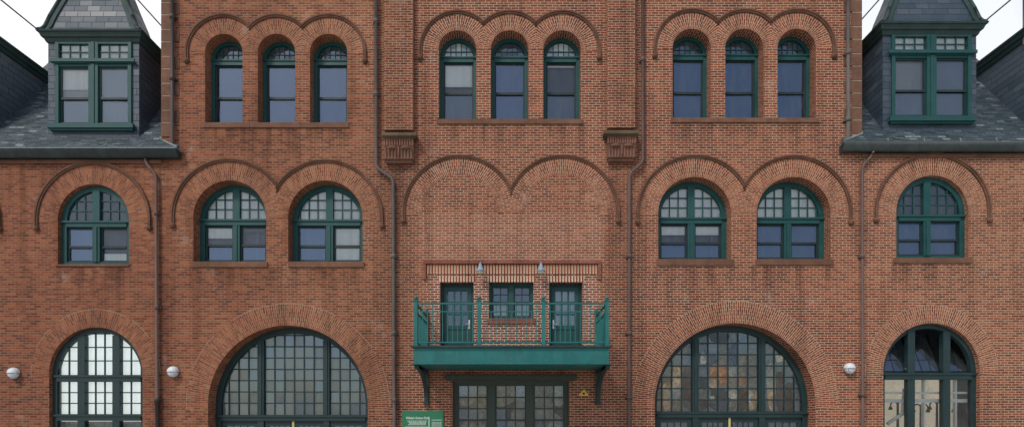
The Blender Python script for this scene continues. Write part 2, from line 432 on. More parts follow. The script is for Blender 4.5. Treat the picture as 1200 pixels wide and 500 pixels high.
wall('mid', XL, XR, ZT).build('wall', 'brick', bld)
wall('left', X(-460), XL-.003, Z(186)).build('wall', 'brick', bld)
wall('right', XR+.003, X(1660), Z(178)).build('wall', 'brick', bld)
# back wall, rooms
mb = MB()
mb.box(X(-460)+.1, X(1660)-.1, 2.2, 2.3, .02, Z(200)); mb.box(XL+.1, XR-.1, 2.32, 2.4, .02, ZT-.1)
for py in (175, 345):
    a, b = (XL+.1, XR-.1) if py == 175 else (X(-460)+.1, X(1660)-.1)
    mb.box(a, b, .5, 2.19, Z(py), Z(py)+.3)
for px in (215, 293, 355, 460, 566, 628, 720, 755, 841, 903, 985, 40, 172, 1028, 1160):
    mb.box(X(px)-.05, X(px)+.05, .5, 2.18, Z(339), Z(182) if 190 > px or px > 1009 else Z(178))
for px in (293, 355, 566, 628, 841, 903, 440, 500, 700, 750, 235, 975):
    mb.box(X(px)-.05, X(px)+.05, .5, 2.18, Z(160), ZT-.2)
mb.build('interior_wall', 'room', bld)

# arches (ring of radial bricks)
def ring(cx, zs, r0, r1, yb, yf, mat, name, clipL=None, clipR=None, down=0.0, a0=0.0, a1=180.0, n=60, voff=0.0, rim=False):
    mb = MB()
    mb.mat(mat); rm = (r0+r1)/2
    def rl(a):
        c = math.cos(a); r = r1
        if clipR is not None and c > 1e-6: r = min(r, (clipR-cx)/c)
        if clipL is not None and c < -1e-6: r = min(r, (clipL-cx)/c)
        return r
    S = []
    for i in range(n+1):
        a = R_(a0+(a1-a0)*i/n)
        S.append((a, rl(a)))
    def P(a, r, y): return (cx+r*math.cos(a), y, zs+r*math.sin(a))
    for i in range(n):
        (a, ra), (b, rb) = S[i], S[i+1]
        if ra <= r0+.002 and rb <= r0+.002: continue
        ra = max(ra, r0+.001); rb = max(rb, r0+.001)
        va, vb = a*rm+voff, b*rm+voff
        mb.face([P(a, r0, yf), P(a, ra, yf), P(b, rb, yf), P(b, r0, yf)], uv=[(0, va), (ra-r0, va), (rb-r0, vb), (0, vb)])
        if rim and (i*7919 % 11 > 3 or 20 < i < 34): mb.face([P(a, ra+.001, yf+.001), P(a, ra+.012, yf+.001), P(b, rb+.012, yf+.001), P(b, rb+.001, yf+.001)], m='mortar')
        mb.face([P(a, ra, yf), P(a, ra, yb), P(b, rb, yb), P(b, rb, yf)], uv=[(0, va), (yb-yf, va), (yb-yf, vb), (0, vb)])
        mb.face([P(a, r0, yb), P(a, r0, yf), P(b, r0, yf), P(b, r0, yb)], uv=[(0, va), (yb-yf, va), (yb-yf, vb), (0, vb)])
    if down > 0:
        for sg, cl in ((-1, clipL), (1, clipR)):
            if cl is not None: continue
            xa, xb = sorted((cx+sg*r0, cx+sg*r1))
            mb.box(xa, xb, yf, yb, zs-down, zs)
    return mb.build(name, mat, bld)
hood_n = [0]
def hood(cx, zs, Ro, clipL=None, clipR=None, down=.22):
    t = 3.0/K
    ring(cx, zs, Ro-t*.55, Ro, 0, -.07, 'brownhood', 'hood_mould', clipL, clipR, down)
    o = ring(cx, zs, Ro-t*1.15, Ro-t*.55, 0, -.045, 'brownhood', 'hood_mould', clipL, clipR, down)
    for sg, cl in ((-1, clipL), (1, clipR)):
        if cl is None:
            mb = MB(); x = cx+sg*(Ro-t*.5)
            mb.lathe((x, -.03, zs-down-.07), 'z', [(.002, -.05), (.05, -.035), (.075, .0), (.085, .06), (.06, .09), (.002, .095)], 12)
            mb.build('hood_stop', 'brownhood', bld)
def arches(ws, ro, hd=True, bound=None):
    for i, w in enumerate(ws):
        cl = (ws[i-1].cx+w.cx)/2 if i > 0 else None
        cr = (ws[i+1].cx+w.cx)/2 if i < len(ws)-1 else None
        ring(w.cx, w.zs, w.R+.002, ro/K, 0, -.006-.0015*(i % 2), 'voussoir', 'arch', cl, cr, 0, voff=i*.3, a0=-3 if cr is None else 0, a1=183 if cl is None else 180, rim=not hd)
        if hd: hood(w.cx, w.zs, hd/K, cl, cr, .22)
arches(trio_L, 40.5, 44.5); arches(trio_C, 40.5, 44.8); arches(trio_R, 40.5, 44.8)
arches(pair_L, 64, 68); arches(pair_R, 64, 68.3)
for w in (far_L, far_LL, far_R, far_RR): arches([w], 63.5, 67.8)
arches([big_L], 119, False); arches([big_R], 120, False)
arches([low_L], 75.5, False); arches([low_R], 77.5, False)
# blind arches above the balcony
bl = []
for c in (538.6, 658.6):
    w = Win(); w.cx = X(c); w.R = 44/K; w.zs = Z(249); bl.append(w)
arches(bl, 63.5, 67.3)

# ---- arched window assembly
def top_at(w, x, r): 
    dx = x-w.cx
    return w.zs+math.sqrt(max(0, r*r-dx*dx)) if abs(dx) < r else w.zs
def region(mb, w, x0, x1, z0, z1, y, r, n=16, m=None):
    x0 = max(x0, w.cx-r); x1 = min(x1, w.cx+r)
    if x1 <= x0: return
    for i in range(n):
        a = x0+(x1-x0)*i/n; b = x0+(x1-x0)*(i+1)/n
        ta, tb = min(z1, top_at(w, a, r)), min(z1, top_at(w, b, r))
        if ta <= z0 and tb <= z0: continue
        ta = max(ta, z0); tb = max(tb, z0)
        mb.face([(a, y, z0), (b, y, z0), (b, y, tb), (a, y, ta)], m=m)
def frame_ring(mb, w, t, y0, y1, sill=True):
    R, r = w.R, w.R-t; n = 40
    for i in range(n):
        a, b = math.pi*i/n, math.pi*(i+1)/n
        P = lambda q, rr, y: (w.cx+rr*math.cos(q), y, w.zs+rr*math.sin(q))
        mb.face([P(a, r, y0), P(a, R, y0), P(b, R, y0), P(b, r, y0)])
        mb.face([P(a, r, y1), P(a, r, y0), P(b, r, y0), P(b, r, y1)])
    mb.box(w.cx-R, w.cx-r, y0, y1, w.zb, w.zs); mb.box(w.cx+r, w.cx+R, y0, y1, w.zb, w.zs)
    if sill: mb.box(w.cx-r, w.cx+r, y0, y1, w.zb, w.zb+t*.7)
def vbar(mb, w, x, hw, z0, r, y0, y1, ztop=None):
    zt = top_at(w, x, r) if ztop is None else min(ztop, top_at(w, x, r))
    if zt > z0+.03 and abs(x-w.cx) < r: mb.box(x-hw, x+hw, y0, y1, z0, zt)
def hbar(mb, w, z, hh, r, y0, y1, x0=None, x1=None):
    dz = max(0, z-w.zs)
    if dz >= r: return
    h = math.sqrt(r*r-dz*dz)
    a = w.cx-h if x0 is None else max(x0, w.cx-h); b = w.cx+h if x1 is None else min(x1, w.cx+h)
    if b > a+.01: mb.box(a, b, y0, y1, z-hh, z+hh)
def panes(mb, w, xs, zs_, y, r, mats=('glass',), tilt=.006):
    for i in range(len(xs)-1):
        for j in range(len(zs_)-1):
            m = random.choice(mats); tx, tz = random.uniform(-tilt, tilt), random.uniform(-tilt, tilt)
            x0, x1 = max(xs[i], w.cx-r), min(xs[i+1], w.cx+r); z0, z1 = zs_[j], zs_[j+1]
            if x1-x0 < .02: continue
            n = 4 if z1 > w.zs else 1
            for k in range(n):
                a = x0+(x1-x0)*k/n; b = x0+(x1-x0)*(k+1)/n
                ta, tb = min(z1, top_at(w, a, r)), min(z1, top_at(w, b, r))
                if ta <= z0 and tb <= z0: continue
                ta = max(ta, z0); tb = max(tb, z0)
                f = lambda x, z: (x, y+tx*(x-x0)+tz*(z-z0), z)
                mb.face([f(a, z0), f(b, z0), f(b, tb), f(a, ta)], m=m)

def sill(w, parent, x0, x1, z0, z1):
    mb = MB(); mb.box(X(x0), X(x1), -.035, w.d+.02, Z(z1-.9), Z(z0)-.001); mb.build('sill', 'brown', parent, .008)

def trio_window(w, trans, meet, arch_reflection=None, blind_to=None, k=0, sillx=None, sillz=None, curt=None, glass=('glass',)):
    y = w.d; t = .105; r = w.R-t
    zt = Z(trans, y); zm = Z(meet, y)
    f = MB(); frame_ring(f, w, t, y, y+.12)
    f.box(w.cx-r, w.cx+r, y-.015, y+.12, zt-.07, zt+.07)
    f.box(w.cx-w.R+.005, w.cx+w.R-.005, y-.04, y, zt+.045, zt+.085)
    fo = f.build('arched_window', 'green', bld)
    s = MB(); ys = y+.045
    s.box(w.cx-r, w.cx-r+.045, ys, ys+.05, w.zb+.07, zt-.07); s.box(w.cx+r-.045, w.cx+r, ys, ys+.05, w.zb+.07, zt-.07)
    s.box(w.cx-r+.045, w.cx+r-.045, ys, ys+.05, zt-.115, zt-.07); s.box(w.cx-r+.045, w.cx+r-.045, ys-.01, ys+.05, zm-.035, zm+.035)
    s.box(w.cx-r+.045, w.cx+r-.045, ys, ys+.05, w.zb+.07, w.zb+.135)
    s.build('sash', 'sash', fo)
    b = MB()
    for q in (-.5, -.17, .17, .5): vbar(b, w, w.cx+q*r*1.05, .011, zt+.07, r, y+.04, y+.07)
    hbar(b, w, zt+.07+(w.top-t-zt-.07)*.42, .011, r, y+.042, y+.068)
    b.build('glazing_bar', 'green', fo)
    g = MB(); panes(g, w, [w.cx-r, w.cx-r*.5, w.cx-r*.17, w.cx+r*.17, w.cx+r*.5, w.cx+r], [zt+.07, zt+.25, w.top], y+.055, r, ('glass', 'glassd'), .02)
    panes(g, w, [w.cx-r, w.cx+r], [w.zb+.07, zm], y+.075, r, glass, .01); panes(g, w, [w.cx-r, w.cx+r], [zm, zt-.07], y+.062, r, ('glassd',) if blind_to else glass, .01)
    g.build('glass', 'glass', fo)
    if arch_reflection:
        q = MB(); region(q, w, w.cx-r, w.cx+r, zt+.05, w.top, y+.085, r); q.build('blind', arch_reflection, fo)  # sheet imitating the see-through reflection in the arch light
    if blind_to:
        q = MB(); q.box(w.cx-r+.03, w.cx+r-.03, y+.10, y+.105, Z(blind_to, y), zt); q.build('blind', 'white', fo)
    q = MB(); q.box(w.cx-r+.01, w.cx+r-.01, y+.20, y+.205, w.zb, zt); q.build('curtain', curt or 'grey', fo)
    if sillx: sill(w, fo, *sillx, *sillz)
    return fo
for i, w in enumerate(trio_L):
    trio_window(w, 74, 114.5, 'grey', None, i, [(239, 293), (293.2, 353), (353.2, 409)][i], (144, 151), glass=('glassb',))
for i, w in enumerate(trio_C):
    trio_window(w, 70.5, 109, ['white', 'grey', 'white'][i], [100, None, 77][i], i, [(512, 566), (566.2, 628), (628.2, 683)][i], (140, 146.5), glass=('glassb',) if i == 1 else ('glass',))
for i, w in enumerate(trio_R):
    trio_window(w, 68, 108.5, 'grey', None, i, [(786.5, 841), (841.2, 903), (903.2, 959)][i], (138.5, 145), glass=('glassb',))

def pair_window(w, mull, trans, meet, up, lows, sl, pitch=10.5):
    y = w.d; t = .15; r = w.R-t
    zt = Z(trans, y); zm = Z(meet, y); xm = X(mull, y)
    f = MB(); frame_ring(f, w, t, y, y+.13)
    f.box(xm-.105, xm+.105, y-.02, y+.13, w.zb+.1, zt-.09); vbar(f, w, xm, .105, zt+.09, r+.03, y-.02, y+.13)
    f.box(w.cx-r, w.cx+r, y-.03, y+.13, zt-.09, zt+.09); f.box(w.cx-w.R+.005, w.cx+w.R-.005, y-.06, y-.03, zt+.03, zt+.085)
    f.box(xm-.035, xm+.035, y-.045, y-.02, w.zb+.1, zt-.09)
    fo = f.build('arched_window', 'green', bld)
    s = MB(); ys = y+.05
    for (a, b) in ((w.cx-r, xm-.105), (xm+.105, w.cx+r)):
        s.box(a, a+.05, ys, ys+.05, w.zb+.1, zt-.09); s.box(b-.05, b, ys, ys+.05, w.zb+.1, zt-.09)
        s.box(a+.05, b-.05, ys, ys+.05, zt-.145, zt-.09); s.box(a+.05, b-.05, ys-.012, ys+.05, zm-.035, zm+.035); s.box(a+.05, b-.05, ys, ys+.05, w.zb+.1, w.zb+.16)
    s.build('sash', 'sash', fo)
    b = MB(); p = pitch/K
    xs = [xm+.105+p*i for i in (1, 2, 3)]+[xm-.105-p*i for i in (1, 2, 3)]
    for x in xs: vbar(b, w, x, .014, zt+.09, r, y+.035, y+.07)
    zz = [zt+.09+.02+11.6/K*i for i in (1, 2, 3)]
    for z in zz: hbar(b, w, z, .014, r, y+.037, y+.068)
    b.build('glazing_bar', 'green', fo)
    g = MB(); panes(g, w, sorted([w.cx-r, w.cx+r]+[xm-.1, xm+.1]+xs), [zt+.09]+zz+[w.top], y+.055, r, ('glassd',), .02)
    for (a, c) in ((w.cx-r, xm-.105), (xm+.105, w.cx+r)):
        li = lows[0 if a < w.cx-.3 else 1]; gu = 'glassd' if li else 'glassb'; gd = 'glassd' if li and li[0] > meet+5 else 'glassb'
        panes(g, w, [a, c], [w.zb+.1, zm], y+.085, r, (gd,), .008); panes(g, w, [a, c], [zm, zt-.09], y+.07, r, (gu,), .008)
    g.build('glass', 'glass', fo)
    for i, (a, c) in enumerate(((w.cx-r, xm), (xm, w.cx+r))):
        q = MB(); region(q, w, a, c, zt+.05, w.top, y+.09, r+.02); q.build('blind', up[i], fo)
        q = MB(); q.box(a, c, y+.22, y+.225, w.zb, zt); q.build('curtain', 'grey', fo)
        if lows[i]:
            z0, z1, mt = lows[i]; q = MB(); q.box(a+.04, c-.04, y+.105, y+.11, Z(z0, y), Z(z1, y)); q.build('blind', mt, fo)
    sill(w, fo, *sl)
pair_window(pair_L[0], 277, 260.5, 287, ('white', 'white'), [(278, 262, 'white'), (271, 262, 'grey')], (225, 314, 306.5, 314))
pair_window(pair_L[1], 386.3, 261, 288, ('white', 'white'), [None, (306, 262, 'white')], (338, 427, 306.5, 314))
pair_window(pair_R[0], 809.8, 258.5, 284.5, ('white', 'white'), [(274, 260, 'white'), (274, 260, 'white')], (770, 859.5, 303.5, 312))
pair_window(pair_R[1], 922.8, 258.5, 284.5, ('white', 'white'), [None, None], (885.5, 976.5, 303.5, 311.5))
pair_window(far_L, 113, 262.5, 289, ('grey', 'grey'), [None, (306, 296, 'white')], (66, 152, 309.5, 313))
pair_window(far_LL, -59, 263, 289, ('grey', 'grey'), [None, None], (-110, -22, 310, 313.5))
pair_window(far_R, 1086, 255.5, 281, ('grey', 'grey'), [None, None], (1047, 1138, 302, 309))
pair_window(far_RR, 1259, 255, 281, ('grey', 'grey'), [None, None], (1222, 1314, 301, 308))

# ---- big ground floor arches with doors
def big_arch(w, m1, m2, trans, backing, glass, brassx):
    y = w.d; t = .17; r = w.R-t; zt = Z(trans, y)
    f = MB(); frame_ring(f, w, t, y, y+.16, False)
    xa, xb = X(m1, y), X(m2, y)
    for x in (xa, xb):
        vbar(f, w, x, .095, zt+.09, r+.02, y-.03, y+.16); f.box(x-.04, x+.04, y-.055, y-.03, zt+.09, top_at(w, x, r)-.02)
        f.box(x-.09, x+.09, y-.02, y+.16, .03, zt-.09)
    f.box(w.cx-r, w.cx+r, y-.04, y+.16, zt-.09, zt+.09); f.box(w.cx-w.R+.004, w.cx+w.R-.004, y-.07, y-.04, zt+.02, zt+.08)
    fo = f.build('arched_window', 'greendk', bld)
    p = (xb-xa-.19)/6; b = MB()
    xs = [xa+.095+p*i for i in range(1, 6)]+[xb+.095+p*i for i in range(1, 5)]+[xa-.095-p*i for i in range(1, 5)]
    for x in xs: vbar(b, w, x, .017, zt+.09, r, y+.04, y+.08)
    zz = [zt+.10+13.6/K*i for i in range(1, 8)]
    for z in zz: hbar(b, w, z, .017, r, y+.042, y+.078)
    b.build('glazing_bar', 'greendk', fo)
    g = MB(); panes(g, w, sorted([w.cx-r, w.cx+r, xa-.09, xa+.09, xb-.09, xb+.09]+xs), [zt+.09]+zz+[w.top], y+.06, r, glass, .02); g.build('glass', 'glass', fo)
    q = MB(); region(q, w, w.cx-r, w.cx+r, .03, w.top, y+.11, r+.05, 40); q.build('screen', backing, fo)
    # door leaves under the transom
    edges = [w.cx-w.R+t, xa, (xa+xb)/2, xb, w.cx+w.R-t]
    for i in range(4):
        a, c = edges[i], edges[i+1]
        a += .10 if i in (1, 3) else .012; c -= .10 if i in (0, 2) else .012
        dz = zt-.10; d = MB(); st = .12
        d.box(a, a+st, y+.03, y+.08, .05, dz); d.box(c-st, c, y+.03, y+.08, .05, dz)
        d.box(a+st, c-st, y+.03, y+.08, dz-.14, dz); d.box(a+st, c-st, y+.03, y+.08, .05, .75); 
        for k in (1, 2, 3): xx = a+st+(c-a-2*st)*k/4; d.box(xx-.013, xx+.013, y+.04, y+.07, .75, dz-.14)
        for k in (1, 2, 3): zz_ = .75+(dz-.89)*k/4; d.box(a+st, c-st, y+.042, y+.068, zz_-.013, zz_+.013)
        do = d.build('door', 'greendk', fo)
        g = MB(); g.face([(a+st, y+.055, .75), (c-st, y+.055, .75), (c-st, y+.055, dz-.14), (a+st, y+.055, dz-.14)]); g.build('glass', 'glass', fo)
    if brassx:
        q = MB(); q.box(X(brassx, y)-.03, X(brassx, y)+.03, y+.0, y+.03, .1, zt-.095); q.build('brass_strip', 'brass', fo)
big_arch(big_L, 305.8, 382.6, 489, 'frost', ('glass', 'glass', 'glassd'), 343.5)
big_arch(big_R, 815, 892.8, 485, 'collage', ('glassd', 'glassd', 'glassd', 'glass'), 855)  # blotchy backing paints the reflections of these panes

# painted patches behind the right hand arch, imitating reflected figures and colours
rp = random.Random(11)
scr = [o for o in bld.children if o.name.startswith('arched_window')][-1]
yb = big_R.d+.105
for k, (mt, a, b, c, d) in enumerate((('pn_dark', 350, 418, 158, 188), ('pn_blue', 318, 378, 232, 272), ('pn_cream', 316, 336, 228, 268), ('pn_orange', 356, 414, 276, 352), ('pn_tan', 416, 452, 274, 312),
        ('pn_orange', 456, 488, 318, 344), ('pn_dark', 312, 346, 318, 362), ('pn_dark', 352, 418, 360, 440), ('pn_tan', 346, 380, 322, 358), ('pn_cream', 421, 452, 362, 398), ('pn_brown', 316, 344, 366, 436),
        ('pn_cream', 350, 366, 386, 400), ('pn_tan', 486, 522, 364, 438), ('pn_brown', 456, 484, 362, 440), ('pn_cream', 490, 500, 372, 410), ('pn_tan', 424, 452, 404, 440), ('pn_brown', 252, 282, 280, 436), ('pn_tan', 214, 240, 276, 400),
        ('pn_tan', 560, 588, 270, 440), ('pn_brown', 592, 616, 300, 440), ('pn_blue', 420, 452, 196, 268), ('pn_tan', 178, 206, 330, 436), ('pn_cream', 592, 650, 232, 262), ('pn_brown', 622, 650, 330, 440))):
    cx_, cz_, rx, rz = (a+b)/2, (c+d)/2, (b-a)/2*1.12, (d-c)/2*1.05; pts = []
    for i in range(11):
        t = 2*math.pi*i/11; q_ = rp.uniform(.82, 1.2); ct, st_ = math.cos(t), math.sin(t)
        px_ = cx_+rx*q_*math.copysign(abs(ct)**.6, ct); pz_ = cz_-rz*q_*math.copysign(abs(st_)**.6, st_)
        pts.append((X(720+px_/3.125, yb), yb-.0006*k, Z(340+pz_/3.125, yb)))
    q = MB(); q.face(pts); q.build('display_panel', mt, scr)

# ---- low side windows
def low_window(w, ms, trs, kind):
    y = w.d; t = .13; r = w.R-t; hw = .105
    f = MB(); frame_ring(f, w, t, y, y+.14)
    xa, xb = X(ms[0], y), X(ms[1], y); zts = [Z(q, y) for q in trs]
    lo = w.zb+.1; segs = []; cur = lo
    for z in sorted(zts): segs.append((cur, z-.1)); cur = z+.1
    for x in (xa, xb):
        for (p0, p1) in segs: f.box(x-hw, x+hw, y-.02, y+.14, p0, p1)
        vbar(f, w, x, hw, cur, r+.02, y-.02, y+.14)
    for z in zts: f.box(w.cx-r, w.cx+r, y-.03, y+.14, z-.1, z+.1); f.box(w.cx-w.R+.004, w.cx+w.R-.004, y-.055, y-.03, z+.03, z+.09)
    fo = f.build('arched_window', 'greendk', bld)
    top0 = max(zts)+.1
    if kind == 'L':
        b = MB(); xs = [xa+hw+(xb-xa-2*hw)*k/3 for k in (1, 2)]+[xb+hw+.30*k for k in (1, 2)]+[xa-hw-.30*k for k in (1, 2)]
        for x in xs:
            vbar(b, w, x, .016, top0, r, y+.04, y+.08); vbar(b, w, x, .016, min(zts)+.1, r, y+.04, y+.08, top0-.2)
        zz = [top0+.02+.40*k for k in (1, 2, 3)]; zl = [min(zts)+.1+(max(zts)-min(zts)-.2)*k/3 for k in (1, 2)]
        for z in zz+zl: hbar(b, w, z, .016, r, y+.042, y+.078)
        b.build('glazing_bar', 'greendk', fo)
        g = MB(); X5 = sorted([w.cx-r, w.cx+r, xa, xb]+xs)
        panes(g, w, X5, [lo]+sorted(zl+zz+[min(zts), max(zts)])+[w.top], y+.06, r, ('glassd',), .01); g.build('glass', 'glass', fo)
        q = MB(); region(q, w, w.cx-r, w.cx+r, min(zts)-.12, w.top, y+.16, r+.02, 30); q.build('blind', 'bright', fo)  # glowing sheet standing for the bright see-through hall
        q = MB(); q.box(w.cx-r, w.cx+r, y+.3, y+.305, w.zb, min(zts)-.1); q.build('curtain', 'collage3', fo)
    else:
        g = MB(); 
        for (a, c) in ((w.cx-r, xa-hw), (xa+hw, xb-hw), (xb+hw, w.cx+r)): panes(g, w, [a, c], [lo, max(zts)-.1], y+.06, r, ('glassd',), .004)
        g.build('glass', 'glass', fo)
        # upper lights are hoppers tilted inwards at the top
        tn = math.tan(R_(24)); yb = y+.05
        def tp(x, z): return (x, yb+(z-top0)*tn, z)
        b = MB(); g = MB()
        for (a, c, cols) in ((w.cx-r, xa-hw, 2), (xa+hw, xb-hw, 3), (xb+hw, w.cx+r, 2)):
            bars = []
            for k in range(0, cols+1):
                x = a+(c-a)*k/cols; hw2 = .03 if k in (0, cols) else .015
                x = min(max(x, a+.03), c-.03); z1 = top_at(w, x, r-.01)
                if z1-top0 > .1: b.hexa([Vector(tp(x-hw2, top0)), Vector(tp(x+hw2, top0)), Vector(tp(x+hw2, z1)), Vector(tp(x-hw2, z1))],
                                        [Vector(tp(x-hw2, top0))+Vector((0, .03, 0)), Vector(tp(x+hw2, top0))+Vector((0, .03, 0)), Vector(tp(x+hw2, z1))+Vector((0, .03, 0)), Vector(tp(x-hw2, z1))+Vector((0, .03, 0))])
            for k in range(0, 4):
                z = top0+.03+.37*k; h = math.sqrt(max(0, (r-.01)**2-(z-w.zs)**2)); xx0, xx1 = max(a, w.cx-h), min(c, w.cx+h)
                if xx1-xx0 > .1:
                    hh = .03 if k == 0 else .015
                    b.hexa([Vector(tp(xx0, z-hh)), Vector(tp(xx1, z-hh)), Vector(tp(xx1, z+hh)), Vector(tp(xx0, z+hh))],
                           [Vector(tp(xx0, z-hh))+Vector((0, .028, 0)), Vector(tp(xx1, z-hh))+Vector((0, .028, 0)), Vector(tp(xx1, z+hh))+Vector((0, .028, 0)), Vector(tp(xx0, z+hh))+Vector((0, .028, 0))])
            n = 10
            for i in range(n):
                p, q_ = a+(c-a)*i/n, a+(c-a)*(i+1)/n
                g.face([tp(p, top0), tp(q_, top0), tp(q_, max(top0, top_at(w, q_, r-.01))), tp(p, max(top0, top_at(w, p, r-.01)))])
        b.build('hopper_sash', 'sash', fo); g.build('hopper_glass', 'glassb', fo)
        q = MB(); q.box(w.cx-1.7, w.cx+1.7, 1.25, 1.3, .05, max(zts)+.05); q.build('hall_screen', 'tan', fo)  # self-lit backdrop in place of the lit hall
        q = MB(); q.box(w.cx-1.7, w.cx+1.7, 1.45, 1.5, max(zts)+.05, w.top+.2); q.build('hall_screen', 'grey', fo)
    sill(w, fo, w.cx*K+600-w.R*K-2, w.cx*K+600+w.R*K+2, HOR+(EYE-w.zb)*K, HOR+(EYE-w.zb)*K+8)
low_window(low_L, (95.5, 136.3), (442.8, 488.5), 'L')
low_window(low_R, (1067.5, 1109), (440.3,), 'R')

# ---- balcony doors and window
def frame_rect(mb, x0, x1, z0, z1, t, y0, y1, sides='LRTB'):
    mb.box(x0, x0+t, y0, y1, z0, z1); mb.box(x1-t, x1, y0, y1, z0, z1)
    mb.box(x0+t, x1-t, y0, y1, z1-t, z1); mb.box(x0+t, x1-t, y0, y1, z0, z0+t)
def balcony_door(w, flip):
    y = w.d; f = MB(); frame_rect(f, w.x0, w.x1, w.z0, w.z1, .075, y, y+.12)
    fo = f.build('balcony_door', 'greendk', bld)
    a, b = w.x0+.08, w.x1-.08; d = MB(); y += .03
    zt, zp = w.z1-.20, Z(381, y); st = .12
    d.box(a, a+st, y, y+.05, w.z0+.08, w.z1-.08); d.box(b-st, b, y, y+.05, w.z0+.08, w.z1-.08)
    d.box(a+st, b-st, y, y+.05, zt, w.z1-.08); d.box(a+st, b-st, y, y+.05, zp-.12, zp); d.box(a+st, b-st, y, y+.05, w.z0+.08, w.z0+.26)
    d.box(a+st, b-st, y+.02, y+.04, w.z0+.26, zp-.12); d.box(a+st+.07, b-st-.07, y+.008, y+.02, w.z0+.33, zp-.19)
    for k in (1, 2):
        x = a+st+(b-a-2*st)*k/3; d.box(x-.02, x+.02, y+.01, y+.045, zp, zt); z = zp+(zt-zp)*k/3; d.box(a+st, b-st, y+.012, y+.043, z-.025, z+.025)
    d.build('door_leaf', 'green', fo)
    g = MB(); g.face([(a+st, y+.03, zp), (b-st, y+.03, zp), (b-st, y+.03, zt), (a+st, y+.03, zt)]); g.build('glass', 'glass', fo)
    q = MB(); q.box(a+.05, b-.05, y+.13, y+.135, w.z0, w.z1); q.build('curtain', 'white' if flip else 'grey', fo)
    h = MB(); hx = (b-.06) if not flip else (a+.06); hz = w.z0+.92
    h.box(hx-.022, hx+.022, y-.012, y, hz-.13, hz+.13); h.tube([(hx, y-.012, hz), (hx, y-.06, hz), (hx+(.1 if flip else -.1), y-.06, hz)], .013)
    h.build('handle', 'lampwhite', fo)
balcony_door(bdoor1, False); balcony_door(bdoor2, True)
w = bwin; y = w.d; f = MB(); frame_rect(f, w.x0, w.x1, w.z0, w.z1, .08, y, y+.12)
xm = (w.x0+w.x1)/2; f.box(xm-.07, xm+.07, y-.01, y+.12, w.z0+.08, w.z1-.08)
wo = f.build('balcony_window', 'green', bld); s = MB(); g = MB()
for a, b in ((w.x0+.08, xm-.07), (xm+.07, w.x1-.08)):
    zm = Z(354.5, y)
    for z0, z1, yy in ((w.z0+.08, zm, y+.05), (zm, w.z1-.08, y+.035)):
        frame_rect(s, a, b, z0, z1, .045, yy, yy+.04); s.box((a+b)/2-.013, (a+b)/2+.013, yy+.005, yy+.035, z0+.045, z1-.045)
        if z0 == zm: s.box(a+.045, b-.045, yy+.007, yy+.033, (z0+z1)/2-.013, (z0+z1)/2+.013)
        g.face([(a, yy+.02, z0), (b, yy+.02, z0), (b, yy+.02, z1), (a, yy+.02, z1)])
s.build('sash', 'greendk', wo); g.build('glass', 'glass', wo)
q = MB(); q.box(w.x0+.05, w.x1-.05, y+.15, y+.155, w.z0, Z(354, y)); q.build('blind', 'white', wo)
q = MB(); q.box(w.x0+.05, w.x1-.05, y+.22, y+.225, w.z0, w.z1); q.build('curtain', 'grey', wo)
q = MB(); q.box(X(571), X(627), -.035, y, Z(379), Z(373)-.002); q.build('sill', 'redbrick', wo)

# ---- brick string course and lintels over the balcony
mb = MB(); mb.box(X(496), X(704), -.075, 0, Z(309.3), Z(305)); mb.box(X(496), X(499.5), -.06, 0, Z(328), Z(309.3)-.001); mb.box(X(700.5), X(704), -.06, 0, Z(328), Z(309.3)-.001)
mb.build('string_course', 'redbrick', bld, .015)
mb = MB(); mb.box(X(500), X(700), -.018, 0, Z(321), Z(310)); mb.build('soldier_course', 'soldier', bld)
for a, b in ((514, 556.5), (571.5, 627), (642, 684.5)):
    mb = MB(); mb.box(X(a), X(b), -.008, 0, Z(330.2), Z(323)); mb.build('lintel', 'soldier', bld)

# ---- entrance under the balcony
w = ent; y = w.d
f = MB(); frame_rect(f, w.x0, w.x1, w.z0, w.z1, .12, y, y+.14)
groups = ((538, 570), (582, 615), (627, 660))
for a, b in ((571.8, 580.2), (616.5, 625.2)): f.box(X(a, y), X(b, y), y-.02, y+.14, w.z0+.12, w.z1-.12)
fo = f.build('entrance', 'greenshop', bld)
m_ = MB(); m_.box(X(522), X(676), -.10, .0, Z(444.8), Z(439)); m_.box(X(524), X(674), -.06, 0, Z(446), Z(444.9)); m_.build('lintel', 'greenshop', fo, .01)
for gi, (a, b) in enumerate(groups):
    x0, x1 = X(a, y), X(b, y); zt = Z(451.5, y); zb = .9; d = MB(); l, r2 = x0-.07, x1+.07
    d.box(l, x0, y+.03, y+.08, .16, w.z1-.125); d.box(x1, r2, y+.03, y+.08, .16, w.z1-.125); d.box(x0, x1, y+.03, y+.08, zt, w.z1-.125); d.box(x0, x1, y+.03, y+.08, .16, zb)
    for k in (1, 2): xx = x0+(x1-x0)*k/3; d.box(xx-.018, xx+.018, y+.035, y+.075, zb, zt)
    k = 1
    while zt-k*.338 > zb+.1:
        zz = zt-k*.338; hh = .03 if k == 3 else .02; d.box(x0, x1, y+.037, y+.073, zz-hh, zz+hh); k += 1
    d.build('door_leaf', 'greenshop', fo)
    g = MB(); k = 0
    for i in range(3):
        for j in range(8):
            z1 = zt-j*.338; z0 = max(zt-(j+1)*.338, zb)
            if z1 <= zb: continue
            xa_, xb_ = x0+(x1-x0)*i/3, x0+(x1-x0)*(i+1)/3; tx = random.uniform(-.03, .03)
            g.face([(xa_, y+.05, z0), (xb_, y+.05+tx*(xb_-xa_), z0), (xb_, y+.05+tx*(xb_-xa_), z1), (xa_, y+.05, z1)], m=random.choice(('glass', 'glassd', 'glassd', 'glassb')))
    g.build('glass', 'glass', fo)
q = MB(); q.box(w.x0+.1, w.x1-.1, y+.24, y+.25, .05, w.z1); q.build('display_screen', 'collage2', fo)  # backing painted with reflected colours and cloth behind the doors

